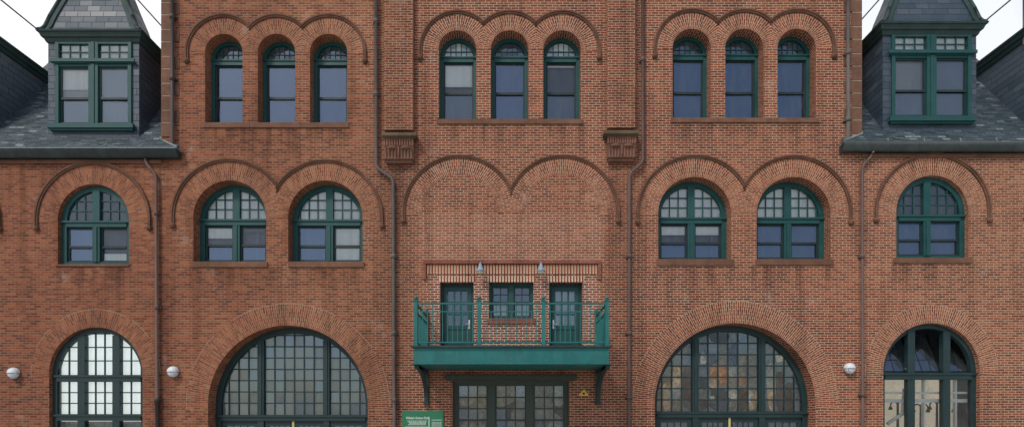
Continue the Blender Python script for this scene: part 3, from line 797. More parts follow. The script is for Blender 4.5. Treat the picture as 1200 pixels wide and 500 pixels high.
# ---- balcony
P = 1.82; yf = -P
zf = Z(405.5, yf); zu = Z(426, yf); zr = Z(355, yf)
b0, b1 = X(485, yf), X(713.5, yf)
mb = MB()
mb.box(b0, b1, yf, yf+.03, zu+.03, zf-.03); mb.box(b0, b0+.03, yf+.03, -.004, zu+.03, zf-.03); mb.box(b1-.03, b1, yf+.03, -.004, zu+.03, zf-.03)
bal = mb.build('balcony', 'balc', bld, .004)
mb = MB(); mb.box(b0-.07, b1+.07, yf-.07, -.004, zf-.028, zf+.012); mb.build('deck', 'gutter', bal)
mb = MB(); mb.box(b0-.05, b1+.05, yf-.06, -.004, zu-.01, zu+.028); 
mb.build('soffit', 'balc', bal)
posts = [X(p, yf) for p in (487, 561.5, 637, 711.5)]
allp = [(x, yf+.05) for x in posts]+[(posts[0], -.05), (posts[3], -.05)]
for x, yy in allp:
    mb = MB(); mb.box(x-.045, x+.045, yy-.045, yy+.045, zf+.012, zr+.06); mb.box(x-.06, x+.06, yy-.06, yy+.06, zr+.06, zr+.085); mb.box(x-.065, x+.065, yy-.065, yy+.065, zf+.013, zf+.06)
    mb.lathe((x, yy, zr+.085), 'z', [(.02, 0), (.025, .02), (.048, .045), (.052, .07), (.035, .10), (.012, .125), (.002, .15)], 12)
    mb.build('post', 'balc', bal)
z2 = Z(364.5, yf); z3 = Z(400.5, yf)
def railing(pa, pb):
    mb = MB(); n = max(2, round((Vector(pb)-Vector(pa)).length/.128))
    pa, pb = Vector((*pa, 0)), Vector((*pb, 0)); dr = (pb-pa).normalized(); nr = Vector((-dr.y, dr.x, 0))
    def bar(z, hh, hw):
        a = [pa+nr*hw, pa-nr*hw, pb-nr*hw, pb+nr*hw]
        mb.hexa([Vector((p.x, p.y, z-hh)) for p in a], [Vector((p.x, p.y, z+hh)) for p in a])
    bar(zr, .018, .03); bar(z2, .013, .02); bar(z3, .016, .02)
    for i in range(1, n):
        p = pa+(pb-pa)*i/n; mb.box(p.x-.010, p.x+.010, p.y-.010, p.y+.010, z3+.016, z2-.013)
    for i in range(1, n):
        if i % 2: 
            p = pa+(pb-pa)*i/n; mb.box(p.x-.008, p.x+.008, p.y-.008, p.y+.008, z2+.013, zr-.018)
    mb.build('railing', 'balc', bal)
for i in range(3): railing((posts[i]+.045, yf+.05), (posts[i+1]-.045, yf+.05))
railing((posts[0], yf+.095), (posts[0], -.095)); railing((posts[3], yf+.095), (posts[3], -.095))
for px in (500.0, 700.5):
    x = X(px); mb = MB(); zb_ = Z(472); n = 12; hw = .055
    # wall leg, top arm and a curved brace in one iron bracket
    mb.box(x-hw, x+hw, -.10, -.003, zb_, zu-.012)
    mb.box(x-hw, x+hw, yf+.12, -.101, zu-.11, zu-.012)
    pr = []
    for i in range(n+1):
        t = i/n; a = t*math.pi/2
        pr.append((-.10-(P-.42)*(1-math.cos(a)), zb_+.08+(zu-.11-zb_-.08)*math.sin(a)))
    for i in range(n):
        (ya, za), (yb2, zb2) = pr[i], pr[i+1]
        mb.hexa([(x-hw, ya, za), (x+hw, ya, za), (x+hw, yb2, zb2), (x-hw, yb2, zb2)], [(x-hw, ya+.0, za+.09), (x+hw, ya, za+.09), (x+hw, yb2+.001, zb2+.09), (x-hw, yb2+.001, zb2+.09)])
    mb.box(x-hw-.02, x+hw+.02, -.14, -.002, zb_-.05, zb_+.03)
    mb.build('bracket', 'greendk', bal)

# ---- pilasters, corbels
for (x0, x1, c0, c1, zt_, zb_) in ((450, 484, 446, 489, 155, 189.5), (712, 744.5, 707, 750, 152.5, 187.5)):
    PY = -.15; BY = -.20; CY = -.30
    mb = MB(); mb.box(X(x0, PY), X(x1, PY), PY, 0, Z(zt_), ZT); mb.build('pilaster', 'brick', bld)
    cm = MB(); a, b = X(x0+.3, BY), X(x1+.3, BY); zc = Z(zt_+7.5, BY); zl = Z(zb_, BY)
    cm.box(a, b, BY, 0, zl+.08, zc); cm.box(a+.03, b-.03, BY+.06, 0, zl, zl+.08)
    n = 12
    for i in range(n):                                         # fluted neck
        xa_ = a-.02+(b-a+.04)*i/n; xb_ = xa_+(b-a+.04)/n
        cm.tube([((xa_+xb_)/2, BY-.01, zc-.20), ((xa_+xb_)/2, BY-.03, zc-.01)], [.025, .038], 8)
    for i in range(9):                                         # leaf ribs
        xx = a+.05+(b-a-.10)*i/8; cm.tube([(xx, BY, zl+.09), (xx, BY-.018, zl+.22), (xx, BY-.002, zc-.24)], [.02, .032, .02], 8)
    for sx in (.27, .73):                                      # two swags
        xx = a+(b-a)*sx; cm.lathe((xx, BY, zc-.27), 'y', [(.14, .0), (.13, -.04), (.08, -.075), (.002, -.085)], 14, sc=(1, .42))
    xx = (a+b)/2; cm.box(xx-.02, xx+.02, BY-.05, BY, zl+.14, zc-.22)
    co = cm.build('corbel', 'corb', bld)
    cp = MB(); A, B = X(c0+1, CY), X(c1-1, CY); c1z, c0z = Z(zt_, CY), Z(zt_+3.6, CY)
    cp.box(A, B, CY, 0, c0z, c1z)
    aa = [(A, CY, c0z-.001), (B, CY, c0z-.001), (B, 0, c0z-.001), (A, 0, c0z-.001)]
    bb = [(a-.03, BY-.03, zc), (b+.03, BY-.03, zc), (b+.03, 0, zc), (a-.03, 0, zc)]
    cp.hexa(bb, aa); cp.build('cap', 'corbcap', co)

# ---- quoins
for side in (0, 1):
    py = 161 if side == 0 else 158; i = 0; mb = MB()
    while py > -60:
        h = 17.0 if i % 2 == 0 else 14.5
        wd = (11 if i % 2 == 0 else 20)
        x0, x1 = (190, 190+wd) if side == 0 else (1009-wd, 1009)
        if side == 0: mb.box(X(x0)-.02, X(x1), -.022, .5, Z(py)+.013, Z(py-h)-.013)
        else: mb.box(X(x0), X(x1)+.02, -.022, .5, Z(py)+.013, Z(py-h)-.013)
        py -= h; i += 1
    mb.build('quoin', 'brown', bld, .006)
    q = MB(); q.box(*((X(190)-.012, X(201)-.01) if side == 0 else (X(998)+.01, X(1009)+.012)), -.014, .45, Z(160), ZT); q.build('joint', 'mortar', bld)

# ---- downpipes
def pipe(pts, r, mat, joints=(), y=-.10, head=None):
    mb = MB(); p3 = [(X(a, y), y, Z(b, y)) for a, b in pts]
    # soften the bends
    q = [Vector(p3[0])]
    for i in range(1, len(p3)-1):
        p = Vector(p3[i]); q.append(p+(Vector(p3[i-1])-p).normalized()*.07); q.append(p+(Vector(p3[i+1])-p).normalized()*.07)
    q.append(Vector(p3[-1])); mb.tube(q, r, 12)
    o = mb.build('downpipe', mat, bld)
    for (a, b) in joints:
        c = MB(); x, z = X(a, y), Z(b, y)
        c.tube([(x, y, z-.06), (x, y, z-.055), (x, y, z+.055), (x, y, z+.06)], [r+.005, r+.022, r+.022, r+.005], 12); c.box(x-r-.05, x+r+.05, -.05, -.002, z-.03, z+.03)
        c.build('pipe_collar', mat, o)
    return o
pipe([(170.5, 186), (171, 191), (183, 205), (184, 467)], .043, 'pipe_brown', [(183.2, 250), (183.8, 360)], -.09)
pipe([(184, 467.5), (184.5, 546)], .055, 'pipe_dark', [(184, 468)], -.09)
pipe([(202, -60), (202, 172)], .052, 'pipe_dark', [(202, 20), (202, 92)], -.10)
pipe([(440.3, -60), (440.8, 196), (460.5, 209.5), (462, 470), (462.5, 546)], .048, 'pipe_grey', [(440.3, 25), (440.6, 110), (461.2, 300), (461.7, 390), (462, 468)], -.10)
pipe([(753.2, -60), (753.4, 190), (737.7, 204), (737.2, 466), (737, 546)], .048, 'pipe_brown', [(753.2, 70), (737.5, 300), (737.4, 390), (737.2, 465)], -.10)
pipe([(993.6, -60), (994, 166)], .052, 'pipe_grey', [(993.7, 62), (993.8, 140)], -.10)
pipe([(1022, 178), (1021.7, 182), (1010.5, 195), (1011, 546)], .043, 'pipe_brown', [(1010.5, 300), (1010.8, 462)], -.09)
c = MB(); x, z = X(1022, -.12), Z(175, -.12); c.tube([(x, -.15, z+.1), (x, -.15, z-.12)], [.07, .035], 10); c.build('pipe_outlet', 'redbrick', bld)

# ---- wings' roofs, gutters, dormers
TAN = 1.4
def wing(sg, dz, xc_end_px, dorm, npx):
    """sg -1 left, +1 right. heights relative to the eye; dz lifts the right wing a little"""
    gy = -.22; E = EYE
    zg = E+7.69+dz                                        # eave height at y = gy
    def zr_(y): return zg+TAN*(y-gy)
    xo = sg*(12.0+15.0)                                   # far outer end
    xw = sg*abs(XL if sg < 0 else XR)                     # pavilion corner
    xe = X(xc_end_px, gy)                                 # eave end, in front of the pavilion
    xcut = sg*16.15
    sl = math.sqrt(1+TAN*TAN)
    mb = MB()
    def rf(pts):  # pts (x,y)
        P3 = [(x, y, zr_(y)) for x, y in pts]; mb.face(P3, uv=[(x, (y-gy)*sl) for x, y in pts])
    ridge = 3.25
    rf([(xo, gy), (xw, gy), (xw, 0), (xo, 0)] if sg < 0 else [(xw, gy), (xo, gy), (xo, 0), (xw, 0)])
    xb = xw+sg*.004
    rf([(xo, 0), (xb, 0), (xb, 2.0), (xo, 2.0)] if sg < 0 else [(xb, 0), (xo, 0), (xo, 2.0), (xb, 2.0)])
    rf([(xcut, 2.0), (xb, 2.0), (xb, ridge), (xcut, ridge)] if sg < 0 else [(xb, 2.0), (xcut, 2.0), (xcut, ridge), (xb, ridge)])
    # hipped return lapping over the pavilion face
    zc = zr_(0)
    rf([(xw, gy), (xe, gy), (xw, 0)] if sg < 0 else [(xe, gy), (xw, gy), (xw, 0)])
    a, b, c_, = (xe, gy, zg), (xe, 0-.003, zg), (xw, -.003, zc)
    mb.face([a, b, c_] if sg < 0 else [b, a, c_], uv=[(0, 0), (.22, 0), (.22, .5)])
    # back slope and gable closing the roof
    zt2 = zr_(ridge)
    mb.face([(xcut, ridge, zt2), (xb, ridge, zt2), (xb, ridge+4, zt2-4), (xcut, ridge+4, zt2-4)])
    mb.face([(xcut, 2.0, zr_(2.0)), (xcut, ridge, zt2), (xcut, ridge+4, zt2-4), (xcut, 2.0, zt2-5)])
    mb.face([(xo, 2.0, zr_(2.0)), (xcut, 2.0, zr_(2.0)), (xcut, 6, zg-1), (xo, 6, zg-1)])
    ro = mb.build('roof', 'slateroof', bld)
    # flashing hip line
    mb = MB(); mb.tube([(xe, gy, zg+.02), (xw+sg*.03, .0, zc+.03)], .035, 8); mb.tube([(xw+sg*.03, 0, zc+.03), (xw+sg*.03, 3.0, zr_(3.0)+.03)], .05, 8); mb.build('flashing', 'gutterrim', ro)
    # starter course that overhangs the gutter
    mb = MB(); mb.hexa([(xo, gy-.03, zg-.02), (xe, gy-.03, zg-.02), (xe-sg*-.0, gy+.10, zg-.02), (xo, gy+.10, zg-.02)],
                       [(xo, gy-.03, zg+.02), (xe, gy-.03, zg+.02), (xe, gy+.10, zg+.15), (xo, gy+.10, zg+.15)]); mb.build('eave_course', 'slateroof', ro)
    # gutter: ogee trough with rim
    mb = MB(); zgb = Z(184, gy)+dz; prof = [(gy-.03, zg-.02), (gy-.05, zg-.05), (gy-.045, zg-.10), (gy-.01, zg-.17), (gy+.02, zgb+.03), (gy+.05, zgb)]
    for (y0, z0), (y1, z1) in zip(prof, prof[1:]):
        mb.face([(xo, y0, z0), (xo, y1, z1), (xe, y1, z1), (xe, y0, z0)], smooth=True)
    mb.face([(xo, gy+.05, zgb), (xo, 0, zgb+.03), (xe, 0, zgb+.03), (xe, gy+.05, zgb)])
    mb.face([(xe, p[0], p[1]) for p in prof]+[(xe, -.004, zgb+.02), (xe, -.004, zg-.02)])
    go = mb.build('gutter', 'gutter', bld)
    mb = MB(); mb.tube([(xo, gy-.05, zg-.03), (xe, gy-.05, zg-.03)], .016, 6); mb.tube([(xe, gy-.05, zg-.03), (xe+.0, -.01, zg-.03)], .016, 6); mb.build('rim', 'gutterrim', go)
    mb = MB(); mb.box(xo, xw, -.05, .06, zgb-.10, zgb+.0); mb.build('frieze', 'brown', go)
    x = xw+sg*.6
    while abs(x) < 22:
        mb = MB(); mb.tube([(x, gy-.06, zg-.02), (x+.12, gy+.12, zg+.17)], .012, 6); mb.build('gutter_strap', 'gutterrim', go); x += sg*1.05
    # dormers
    for di in range(2):
        yd = .15; off = sg*4.42*di
        q = lambda p: X(p, yd)+off
        zq = lambda p: Z(p, yd)
        x0, x1, wx0, wx1, sl0, sl1, yb_, ys0, ys1, yt0, yt1, yc0, yc1, meet, lt0, lt1 = dorm
        # slate-hung walls
        mb = MB(); X0, X1 = q(x0), q(x1); zb = zq(yb_)-.25; zc0 = zq(yc1)
        OX0, OX1, OZ0, OZ1 = q(wx0)+.02, q(wx1)-.02, zq(ys0)+.02, zc0-.0
        F = mb.face
        F([(X0, yd, zb), (OX0, yd, zb), (OX0, yd, zc0), (X0, yd, zc0)]); F([(OX1, yd, zb), (X1, yd, zb), (X1, yd, zc0), (OX1, yd, zc0)])
        F([(OX0, yd, zb), (OX1, yd, zb), (OX1, yd, OZ0), (OX0, yd, OZ0)])
        F([(X0, 3.2, zb), (X0, yd, zb), (X0, yd, zc0), (X0, 3.2, zc0)]); F([(X1, yd, zb), (X1, 3.2, zb), (X1, 3.2, zc0), (X1, yd, zc0)])
        F([(X0, yd, zc0+.01), (X1, yd, zc0+.01), (X1, 3.2, zc0+.01), (X0, 3.2, zc0+.01)])
        F([(X0, 1.2, zb), (X1, 1.2, zb), (X1, 1.2, zc0), (X0, 1.2, zc0)])
        do = mb.build('dormer', 'slatewall', bld)
        # window
        f = MB(); yo = yd-.02; W0, W1 = q(wx0), q(wx1); zs0, zs1 = zq(ys0), zc0-.002
        xm0, xm1 = q((wx0+wx1)/2-5.5), q((wx0+wx1)/2+5.5); tt = .10
        f.box(W0, W0+tt, yo-.03, yo+.12, zs0, zs1); f.box(W1-tt, W1, yo-.03, yo+.12, zs0, zs1); f.box(xm0, xm1, yo-.03, yo+.12, zs0, zs1)
        f.box((xm0+xm1)/2-.04, (xm0+xm1)/2+.04, yo-.05, yo-.03, zs0, zs1)
        zt0, zt1 = zq(yt1), zq(yt0)
        for a, b in ((W0+tt, xm0), (xm1, W1-tt)):
            f.box(a, b, yo-.02, yo+.12, zs1-.045, zs1); f.box(a, b, yo-.03, yo+.12, zt0, zt1); f.box(a, b, yo-.01, yo+.10, zt0-.07, zt0); f.box(a, b, yo-.01, yo+.10, zs0, zs0+.06)
        f.box(q(wx0-5), q(wx1+5), yo-.09, yo-.05, zt0+.03, zt1-.03); f.box(q(wx0-3), q(wx1+3), yo-.05, yo-.03, zt0, zt1)
        f.box(q(sl0), q(sl1), yo-.11, yo, zq(ys1), zs0); f.box(q(sl0)+.04, q(sl1)-.04, yo-.06, yo, zq(ys1)-.06, zq(ys1))
        fo = f.build('window_frame', 'green', do)
        s = MB(); g = MB(); b_ = MB(); bl_ = MB(); zm = zq(meet)
        for k, (a, b) in enumerate(((W0+tt, xm0), (xm1, W1-tt))):
            frame_rect(s, a, b, zm-.03, zt0-.07, .05, yo+.03, yo+.07); frame_rect(s, a, b, zs0+.06, zm+.02, .05, yo+.05, yo+.09)
            s.box(a+.05, b-.05, yo+.025, yo+.07, zm-.03, zm+.035)
            U0, U1 = zt1, zs1-.045
            for j in (1, 2): xx = a+(b-a)*j/3; b_.box(xx-.014, xx+.014, yo+.02, yo+.05, U0, U1)
            b_.box(a, b, yo+.022, yo+.048, (U0+U1)/2-.014, (U0+U1)/2+.014)
            for (z0, z1, yy) in ((U0, U1, yo+.035), (zm, zt0-.07, yo+.05), (zs0+.06, zm, yo+.07)):
                t1 = random.uniform(-.012, .012); g.face([(a, yy, z0), (b, yy+t1, z0), (b, yy+t1, z1), (a, yy, z1)], m='glassd' if (k == 0 and z0 > zs0+.1) or z0 == U0 else 'glass')
            if k == 0 and sg < 0: bl_.box(a+.03, b-.03, yo+.10, yo+.105, zm+.30, zt0, m='white')
            bl_.box(a+.03, b-.03, yo+.075, yo+.08, U0-.02, U1, m='white'); bl_.box(a+.02, b-.02, yo+.13, yo+.135, zs0, zt0, m='greyl')  # the grey sheet paints a pale reflection into the sashes
        s.build('sash', 'greendk', do); g.build('glass', 'glass', do); b_.build('glazing_bar', 'green', do); bl_.build('blind', 'white', do)
        # cornice, stepping outward, mitred round three sides
        mb = MB(); ZC0, ZC1 = zc0, zq(yc0); H = ZC1-ZC0
        steps = [(0, .03), (.12, .05), (.36, .07), (.42, .12), (.78, .16), (.82, .195), (1.0, .21)]
        rings_ = []
        for h, o_ in steps: rings_.append(((X0-o_, yd-o_), (X1+o_, yd-o_), (X1+o_, 3.3), (X0-o_, 3.3), ZC0+H*h))
        for A, B in zip(rings_, rings_[1:]):
            for i in range(4):
                j = (i+1) % 4; F([(*A[i], A[4]), (*A[j], A[4]), (*B[j], B[4]), (*B[i], B[4])], m=None) if False else mb.face([(*A[i], A[4]), (*A[j], A[4]), (*B[j], B[4]), (*B[i], B[4])])
        A = rings_[0]; mb.face([(*A[i], A[4]-.001) for i in (3, 2, 1, 0)])
        A = rings_[-1]; mb.face([(*A[i], A[4]) for i in range(4)])
        mb.build('cornice', 'cornice', do)
        # flared pyramid roof
        lv = [(0, .16), (.035, .06), (.12, -.01), (.46, -.13), (.95, -.34), (1.65, -.62), (2.55, -.97), (3.45, -1.335)]
        if di: lv = [(0, .20), (.15, -.30), (.42, -1.335)]      # next dormer's top kept low, leaving white sky for its glaring slope
        mb = MB(); hp = MB(); cy0 = yd; cy1 = yd+.62  # kept shallow so white sky replaces the glaring side slopes
        FY = .32      # the front slope is much steeper than the sides
        def rg(o_): return [(X0-o_, cy0-o_*FY-.10), (X1+o_, cy0-o_*FY-.10), (X1+o_, cy1), (X0-o_, cy1)]
        acc = 0
        for (h0, o0), (h1, o1) in zip(lv, lv[1:]):
            a, b = rg(o0), rg(o1); d = math.hypot(h1-h0, o0-o1)
            for i in range(4):
                j = (i+1) % 4; ax = 0 if i % 2 == 0 else 1
                mb.face([(*a[i], ZC1+h0), (*a[j], ZC1+h0), (*b[j], ZC1+h1), (*b[i], ZC1+h1)], uv=[(a[i][ax], acc), (a[j][ax], acc), (b[j][ax], acc+d), (b[i][ax], acc+d)])
            # hip boards: strips on the front and side slopes, standing 3 cm proud
            for (cx_, sx) in ((X0, 1), (X1, -1)):
                pa, pb = cx_-sx*o0, cx_-sx*o1; e = .035; wb = .19
                ya, yb3 = cy0-o0*FY-.10-e, cy0-o1*FY-.10-e; w0 = min(wb, abs((X1-X0)/2+o0)-.01); w1 = min(wb, abs((X1-X0)/2+o1)-.01)
                q1 = [(pa-sx*e, ya, ZC1+h0), (pa+sx*w0, ya, ZC1+h0), (pb+sx*w1, yb3, ZC1+h1), (pb-sx*e, yb3, ZC1+h1)]
                hp.face(q1); hp.face([(pa+sx*w0, ya, ZC1+h0), (pa+sx*w0, ya+e, ZC1+h0), (pb+sx*w1, yb3+e, ZC1+h1), (pb+sx*w1, yb3, ZC1+h1)])
                hp.face([(pa-sx*e, ya, ZC1+h0), (pa-sx*e, ya+.12, ZC1+h0), (pb-sx*e, yb3+.12, ZC1+h1), (pb-sx*e, yb3, ZC1+h1)])
            for i in range(2):
                hp.tube([(a[i][0], a[i][1]-.04, ZC1+h0), (b[i][0], b[i][1]-.04, ZC1+h1)], .045, 8)
            acc += d
        mb.build('roof', 'slatewall', do); hp.build('hip_board', 'cornice', do)
wing(-1, 0.0, 207.5, (56.5, 163, 66, 155, 59, 159, 160, 147, 152, 70, 76, 39.5, 50.5, 115.5, 71, 103), 0)
wing(1, .175, 988.5, (1034.5, 1144, 1044, 1137, 1040, 1140, 153, 138.5, 144, 60, 66, 30.5, 42, 106.5, 1047, 1080), 0)

# ------------------------------------------------------------------ lamps
def globe(px, py, label):
    r0 = empty('wall_lamp', (X(px), 0, Z(py))); tag(r0, label, 'wall lamp', 'round white lamps on the brick front'); r0.scale = (.82, .82, .82)
    c = (0, 0, 0)
    mb = MB(); mb.lathe(c, 'y', [(.13, -.002), (.13, -.05), (.10, -.06)], 24); mb.build('backplate', 'galv', r0)
    mb = MB(); mb.lathe(c, 'y', [(.165, -.03), (.18, -.06), (.182, -.10), (.165, -.17), (.125, -.215), (.06, -.24), (.001, -.245)], 28, sc=(1, 1.08)); mb.build('diffuser', 'lampwhite', r0)
    mb = MB(); n = 14       # eyelid hood over the upper half with a dark lip
    for i in range(n):
        a, b = math.pi*i/n, math.pi*(i+1)/n
        for (ra, ya), (rb, yb_) in zip([(.19, -.03), (.19, -.12), (.16, -.19), (.11, -.23), (.0, -.255)], [(.19, -.12), (.16, -.19), (.11, -.23), (.0, -.255)]):
            mb.face([(ra*math.cos(a), ya, ra*1.04*math.sin(a)), (ra*math.cos(b), ya, ra*1.04*math.sin(b)), (rb*math.cos(b), yb_, rb*1.04*math.sin(b)), (rb*math.cos(a), yb_, rb*1.04*math.sin(a))], smooth=True)
    mb.build('hood', 'lampwhite', r0)
    mb = MB(); mb.tube([(-.19, -.05, -.0), (-.185, -.13, -.005), (-.11, -.235, -.008), (0, -.262, -.01), (.11, -.235, -.008), (.185, -.13, -.005), (.19, -.05, 0)], .012, 8)
    mb.tube([(-.13, -.20, 0), (-.115, -.21, -.06), (-.08, -.20, -.12), (-.0, -.17, -.165)], .010, 8); mb.build('band', 'lampband', r0)
globe(18.5, 437, 'round white wall lamp at the far left, left of the bright arched window')
globe(204.5, 435.5, 'round white wall lamp between the left downpipe and the big grey arched window')
globe(994, 431.5, 'round white wall lamp on the right, between the big arch and the right wing')
def barn(px, label):
    r0 = empty('gooseneck_lamp', (X(px), 0, Z(317))); tag(r0, label, 'wall lamp', 'small metal lamps over the balcony')
    mb = MB(); mb.lathe((0, 0, .14), 'y', [(.05, -.002), (.05, -.03), (.001, -.035)], 14); mb.tube([(0, -.03, .14), (0, -.12, .2), (0, -.22, .19), (0, -.26, .11)], .014, 8); mb.build('arm', 'galv', r0)
    mb = MB(); mb.lathe((0, -.26, 0), 'z', [(.035, .14), (.045, .10), (.05, .06), (.075, .02), (.11, -.05), (.125, -.10), (.12, -.10), (.07, .0), (.001, .04)], 20); mb.build('shade', 'galv', r0)
    mb = MB(); mb.lathe((0, -.26, 0), 'z', [(.10, -.07), (.11, -.11), (.09, -.15), (.05, -.175), (.001, -.18)], 18); mb.build('lens', 'cream', r0)
barn(563.5, 'grey metal bell lamp above the balcony, left of the small window')
barn(633.5, 'grey metal bell lamp above the balcony, right of the small window')

# ------------------------------------------------------------------ signs
def text_mesh(s, size, x, z, name, mat, parent, y=-.05, bold=0.0):
    cu = bpy.data.curves.new(name, 'FONT'); cu.body = s; cu.size = size; cu.extrude = .001; cu.offset = bold
    o = bpy.data.objects.new('t', cu); col.objects.link(o)
    dg = bpy.context.evaluated_depsgraph_get(); me = bpy.data.meshes.new_from_object(o.evaluated_get(dg)); bpy.data.objects.remove(o)
    me.name = name; me.materials.clear(); me.materials.append(M[mat])
    ob = bpy.data.objects.new(name, me); ob.rotation_euler = (R_(90), 0, 0); ob.location = (x, y, z); ob.parent = parent; col.objects.link(ob)
    return ob
sx0, sx1, sz1 = X(471.5), X(520), Z(481); sz0 = sz1-1.15
so = empty('information_sign', ((sx0+sx1)/2, 0, sz0)); tag(so, 'green information board with white lettering headed What\'s Going On, below the balcony', 'sign')
ox, oz = (sx0+sx1)/2, sz0
mb = MB(); mb.box(sx0-ox, sx1-ox, -.045, -.004, 0, sz1-sz0); mb.build('panel', 'sign', so, .006)
text_mesh("What's Going On?", .088, sx0+.115-ox, Z(490.3)-oz, 'heading', 'signtext', so, -.048, .0025)
mb = MB(); rnd = random.Random(3)
def textline(x0, x1, z, h, center=False):
    x = x0
    while x < x1-.02:
        wl = rnd.uniform(.02, .065); e = min(x+wl, x1); mb.box(x-ox, e-ox, -.0475, -.045, z-h/2-oz, z+h/2-oz); x = e+.012
z = Z(492.6)
for i, ins in enumerate((.10, .13, .16, .12)): textline(sx0+.06+ins, sx0+.74-ins*.2, z, .018); z -= .036
mb.build('body_text', 'signtext', so); mb = MB()
z -= .03
for i in range(16): textline(sx0+.09, sx0+.75, z, .016); z -= .034
mb.build('body_text', 'signtext', so); mb = MB()
z = Z(494.2)
for i in range(18): textline(sx0+.87, sx1-.06, z, .013); z -= .034
mb.build('body_text', 'signtext', so)
mb = MB(); mb.box(X(503)-.011-ox, X(503)+.011-ox, -.0475, -.045, .08, Z(488)-oz); mb.build('divider', 'signtext', so)
mb = MB(); mb.box(X(506)-ox, X(518)-ox, -.0475, -.045, Z(492)-oz, Z(491)-oz); mb.build('heading_bar', 'signfaint', so)

tx, tz = X(684), Z(463.3); to = empty('triangle_sign', (tx, 0, tz)); tag(to, 'small yellow triangular warning sign with a dark round mark, beside the right balcony bracket', 'sign')
mb = MB(); t3 = [(-.165, 0), (.165, 0), (.0, .19)]
mb.face([(a, -.02, b) for a, b in t3]); mb.face([(a, -.003, b) for a, b in t3[::-1]])
for i in range(3): a, b = t3[i], t3[(i+1) % 3]; mb.face([(a[0], -.02, a[1]), (a[0], -.003, a[1]), (b[0], -.003, b[1]), (b[0], -.02, b[1])])
mb.build('plate', 'yellow', to)
mb = MB(); mb.lathe((0, -.022, .07), 'y', [(.035, 0), (.035, -.002), (.001, -.002)], 16); mb.build('symbol', 'black', to)

# ------------------------------------------------------------------ seen through the right hand window
fr = empty('steel_frame', (X(1091), .36, 0)); tag(fr, 'white painted steel beams behind the glass of the lower right arched window', 'steel frame')
mb = MB(); yy = 0
def ip(px, py, d=.36): return (X(px, d)-X(1091), 0, Z(py, d))
mb.box(ip(1030, 0)[0], ip(1150, 0)[0], -.06, .06, ip(0, 471)[2], ip(0, 467)[2]); mb.box(ip(1030, 0)[0], ip(1150, 0)[0], -.06, .06, ip(0, 461)[2], ip(0, 458.5)[2])
mb.build('beam', 'steelwhite', fr)
for p in (1082, 1119): mb = MB(); mb.box(ip(p-1, 0)[0], ip(p+1, 0)[0], -.05, .05, .05, ip(0, 443)[2]); mb.build('column', 'steelwhite', fr)
mb = MB(); mb.tube([ip(1040, 496), ip(1058, 484), ip(1060, 455)], .055, 8); mb.build('duct', 'steelwhite', fr)
for i, (p, lab) in enumerate(((1052, 'black iron twin arm lamp behind the left pane of the lower right window'), (1079, 'black iron twin arm lamp behind the middle pane of the lower right window'), (1098, 'black iron twin arm lamp beside the right mullion of the lower right window'), (1126, 'black iron twin arm lamp behind the right pane of the lower right window'))):
    lo = empty('lamp_post', (X(p, .6), .6, 0)); tag(lo, lab, 'lamp', 'iron lamps behind the lower right window')
    zt = Z(474+(i % 2)*3, .6); mb = MB(); mb.tube([(0, 0, .03), (0, 0, zt+.1)], [.05, .028], 8); mb.build('post', 'iron', lo)
    for s_ in (-1, 1):
        mb = MB(); mb.tube([(0, 0, zt-.15)]+[(s_*(.11-.11*math.cos(a)), 0, zt-.02+.12*math.sin(a)) for a in [R_(20*k) for k in range(0, 10)]], .022, 6)
        mb.lathe((s_*.22, 0, zt-.12), 'z', [(.002, .1), (.03, .08), (.06, .0), (.05, -.02), (.001, -.03)], 10); mb.build('arm', 'iron', lo)

# ------------------------------------------------------------------ overhead cables, from the roofs out over the forecourt
def cable(px, py, y1, label, r=.016):
    # a cable at right angles to the front: passes through (px,py) as seen at y = 1
    x, z = X(px, 1.2), Z(py, 1.2)
    mb = MB(); mb.tube([(0, yy, 0) for yy in (.35, 3, 6, y1)], r, 6)
    o = mb.build('cable', 'cable'); o.location = (x, 0, z); tag(o, label, 'cable', 'cables running over the roofs')
    if abs(px-600) > 500:
        q = MB(); q.tube([(x, .35, Z(35)-.2), (x, .35, z+.05)], .025, 8); q.build('mast', 'cable', bld)
    else:
        q = MB(); q.tube([(x, .35, z), (XL if px < 600 else XR, .35, z)], .02, 8); q.build('cable_bracket', 'cable', bld)
    return o
cable(25, 19.5, 9, 'thin dark cable against the sky at the top left corner', .024)
cable(175, 15, 9, 'thin dark cable against the sky between the left dormer and the main wall', .02)
cable(1020, 11.5, 9, 'thin dark cable against the sky between the main wall and the right dormer', .02)
cable(1170, 12, 9, 'thin dark cable against the sky to the right of the right dormer', .024)

# ------------------------------------------------------------------ ground
mb = MB(); mb.face([(-400, -400, 0), (400, -400, 0), (400, 400, 0), (-400, 400, 0)]); g = mb.build('ground', 'paving'); tag(g, kind='structure')

# ------------------------------------------------------------------ light
SE, SA = R_(48), R_(-35)      # sun elevation; azimuth measured from -Y (towards the viewer) to the left
w = bpy.data.worlds.new('World'); scene.world = w; w.use_nodes = True
nt = w.node_tree; nt.nodes.clear()
out = nt.nodes.new('ShaderNodeOutputWorld'); bg = nt.nodes.new('ShaderNodeBackground'); bg.inputs[1].default_value = .1
sky = nt.nodes.new('ShaderNodeTexSky'); sky.sky_type = 'NISHITA'; sky.sun_disc = False; sky.sun_elevation = SE
sd = Vector((math.sin(SA)*math.cos(SE), -math.cos(SA)*math.cos(SE), math.sin(SE)))   # direction towards the sun
sky.sun_rotation = math.atan2(sd.x, sd.y); sky.air_density = 1.0; sky.dust_density = 1.5
tc = nt.nodes.new('ShaderNodeTexCoord'); sep = nt.nodes.new('ShaderNodeSeparateXYZ'); nt.links.new(tc.outputs['Generated'], sep.inputs[0])
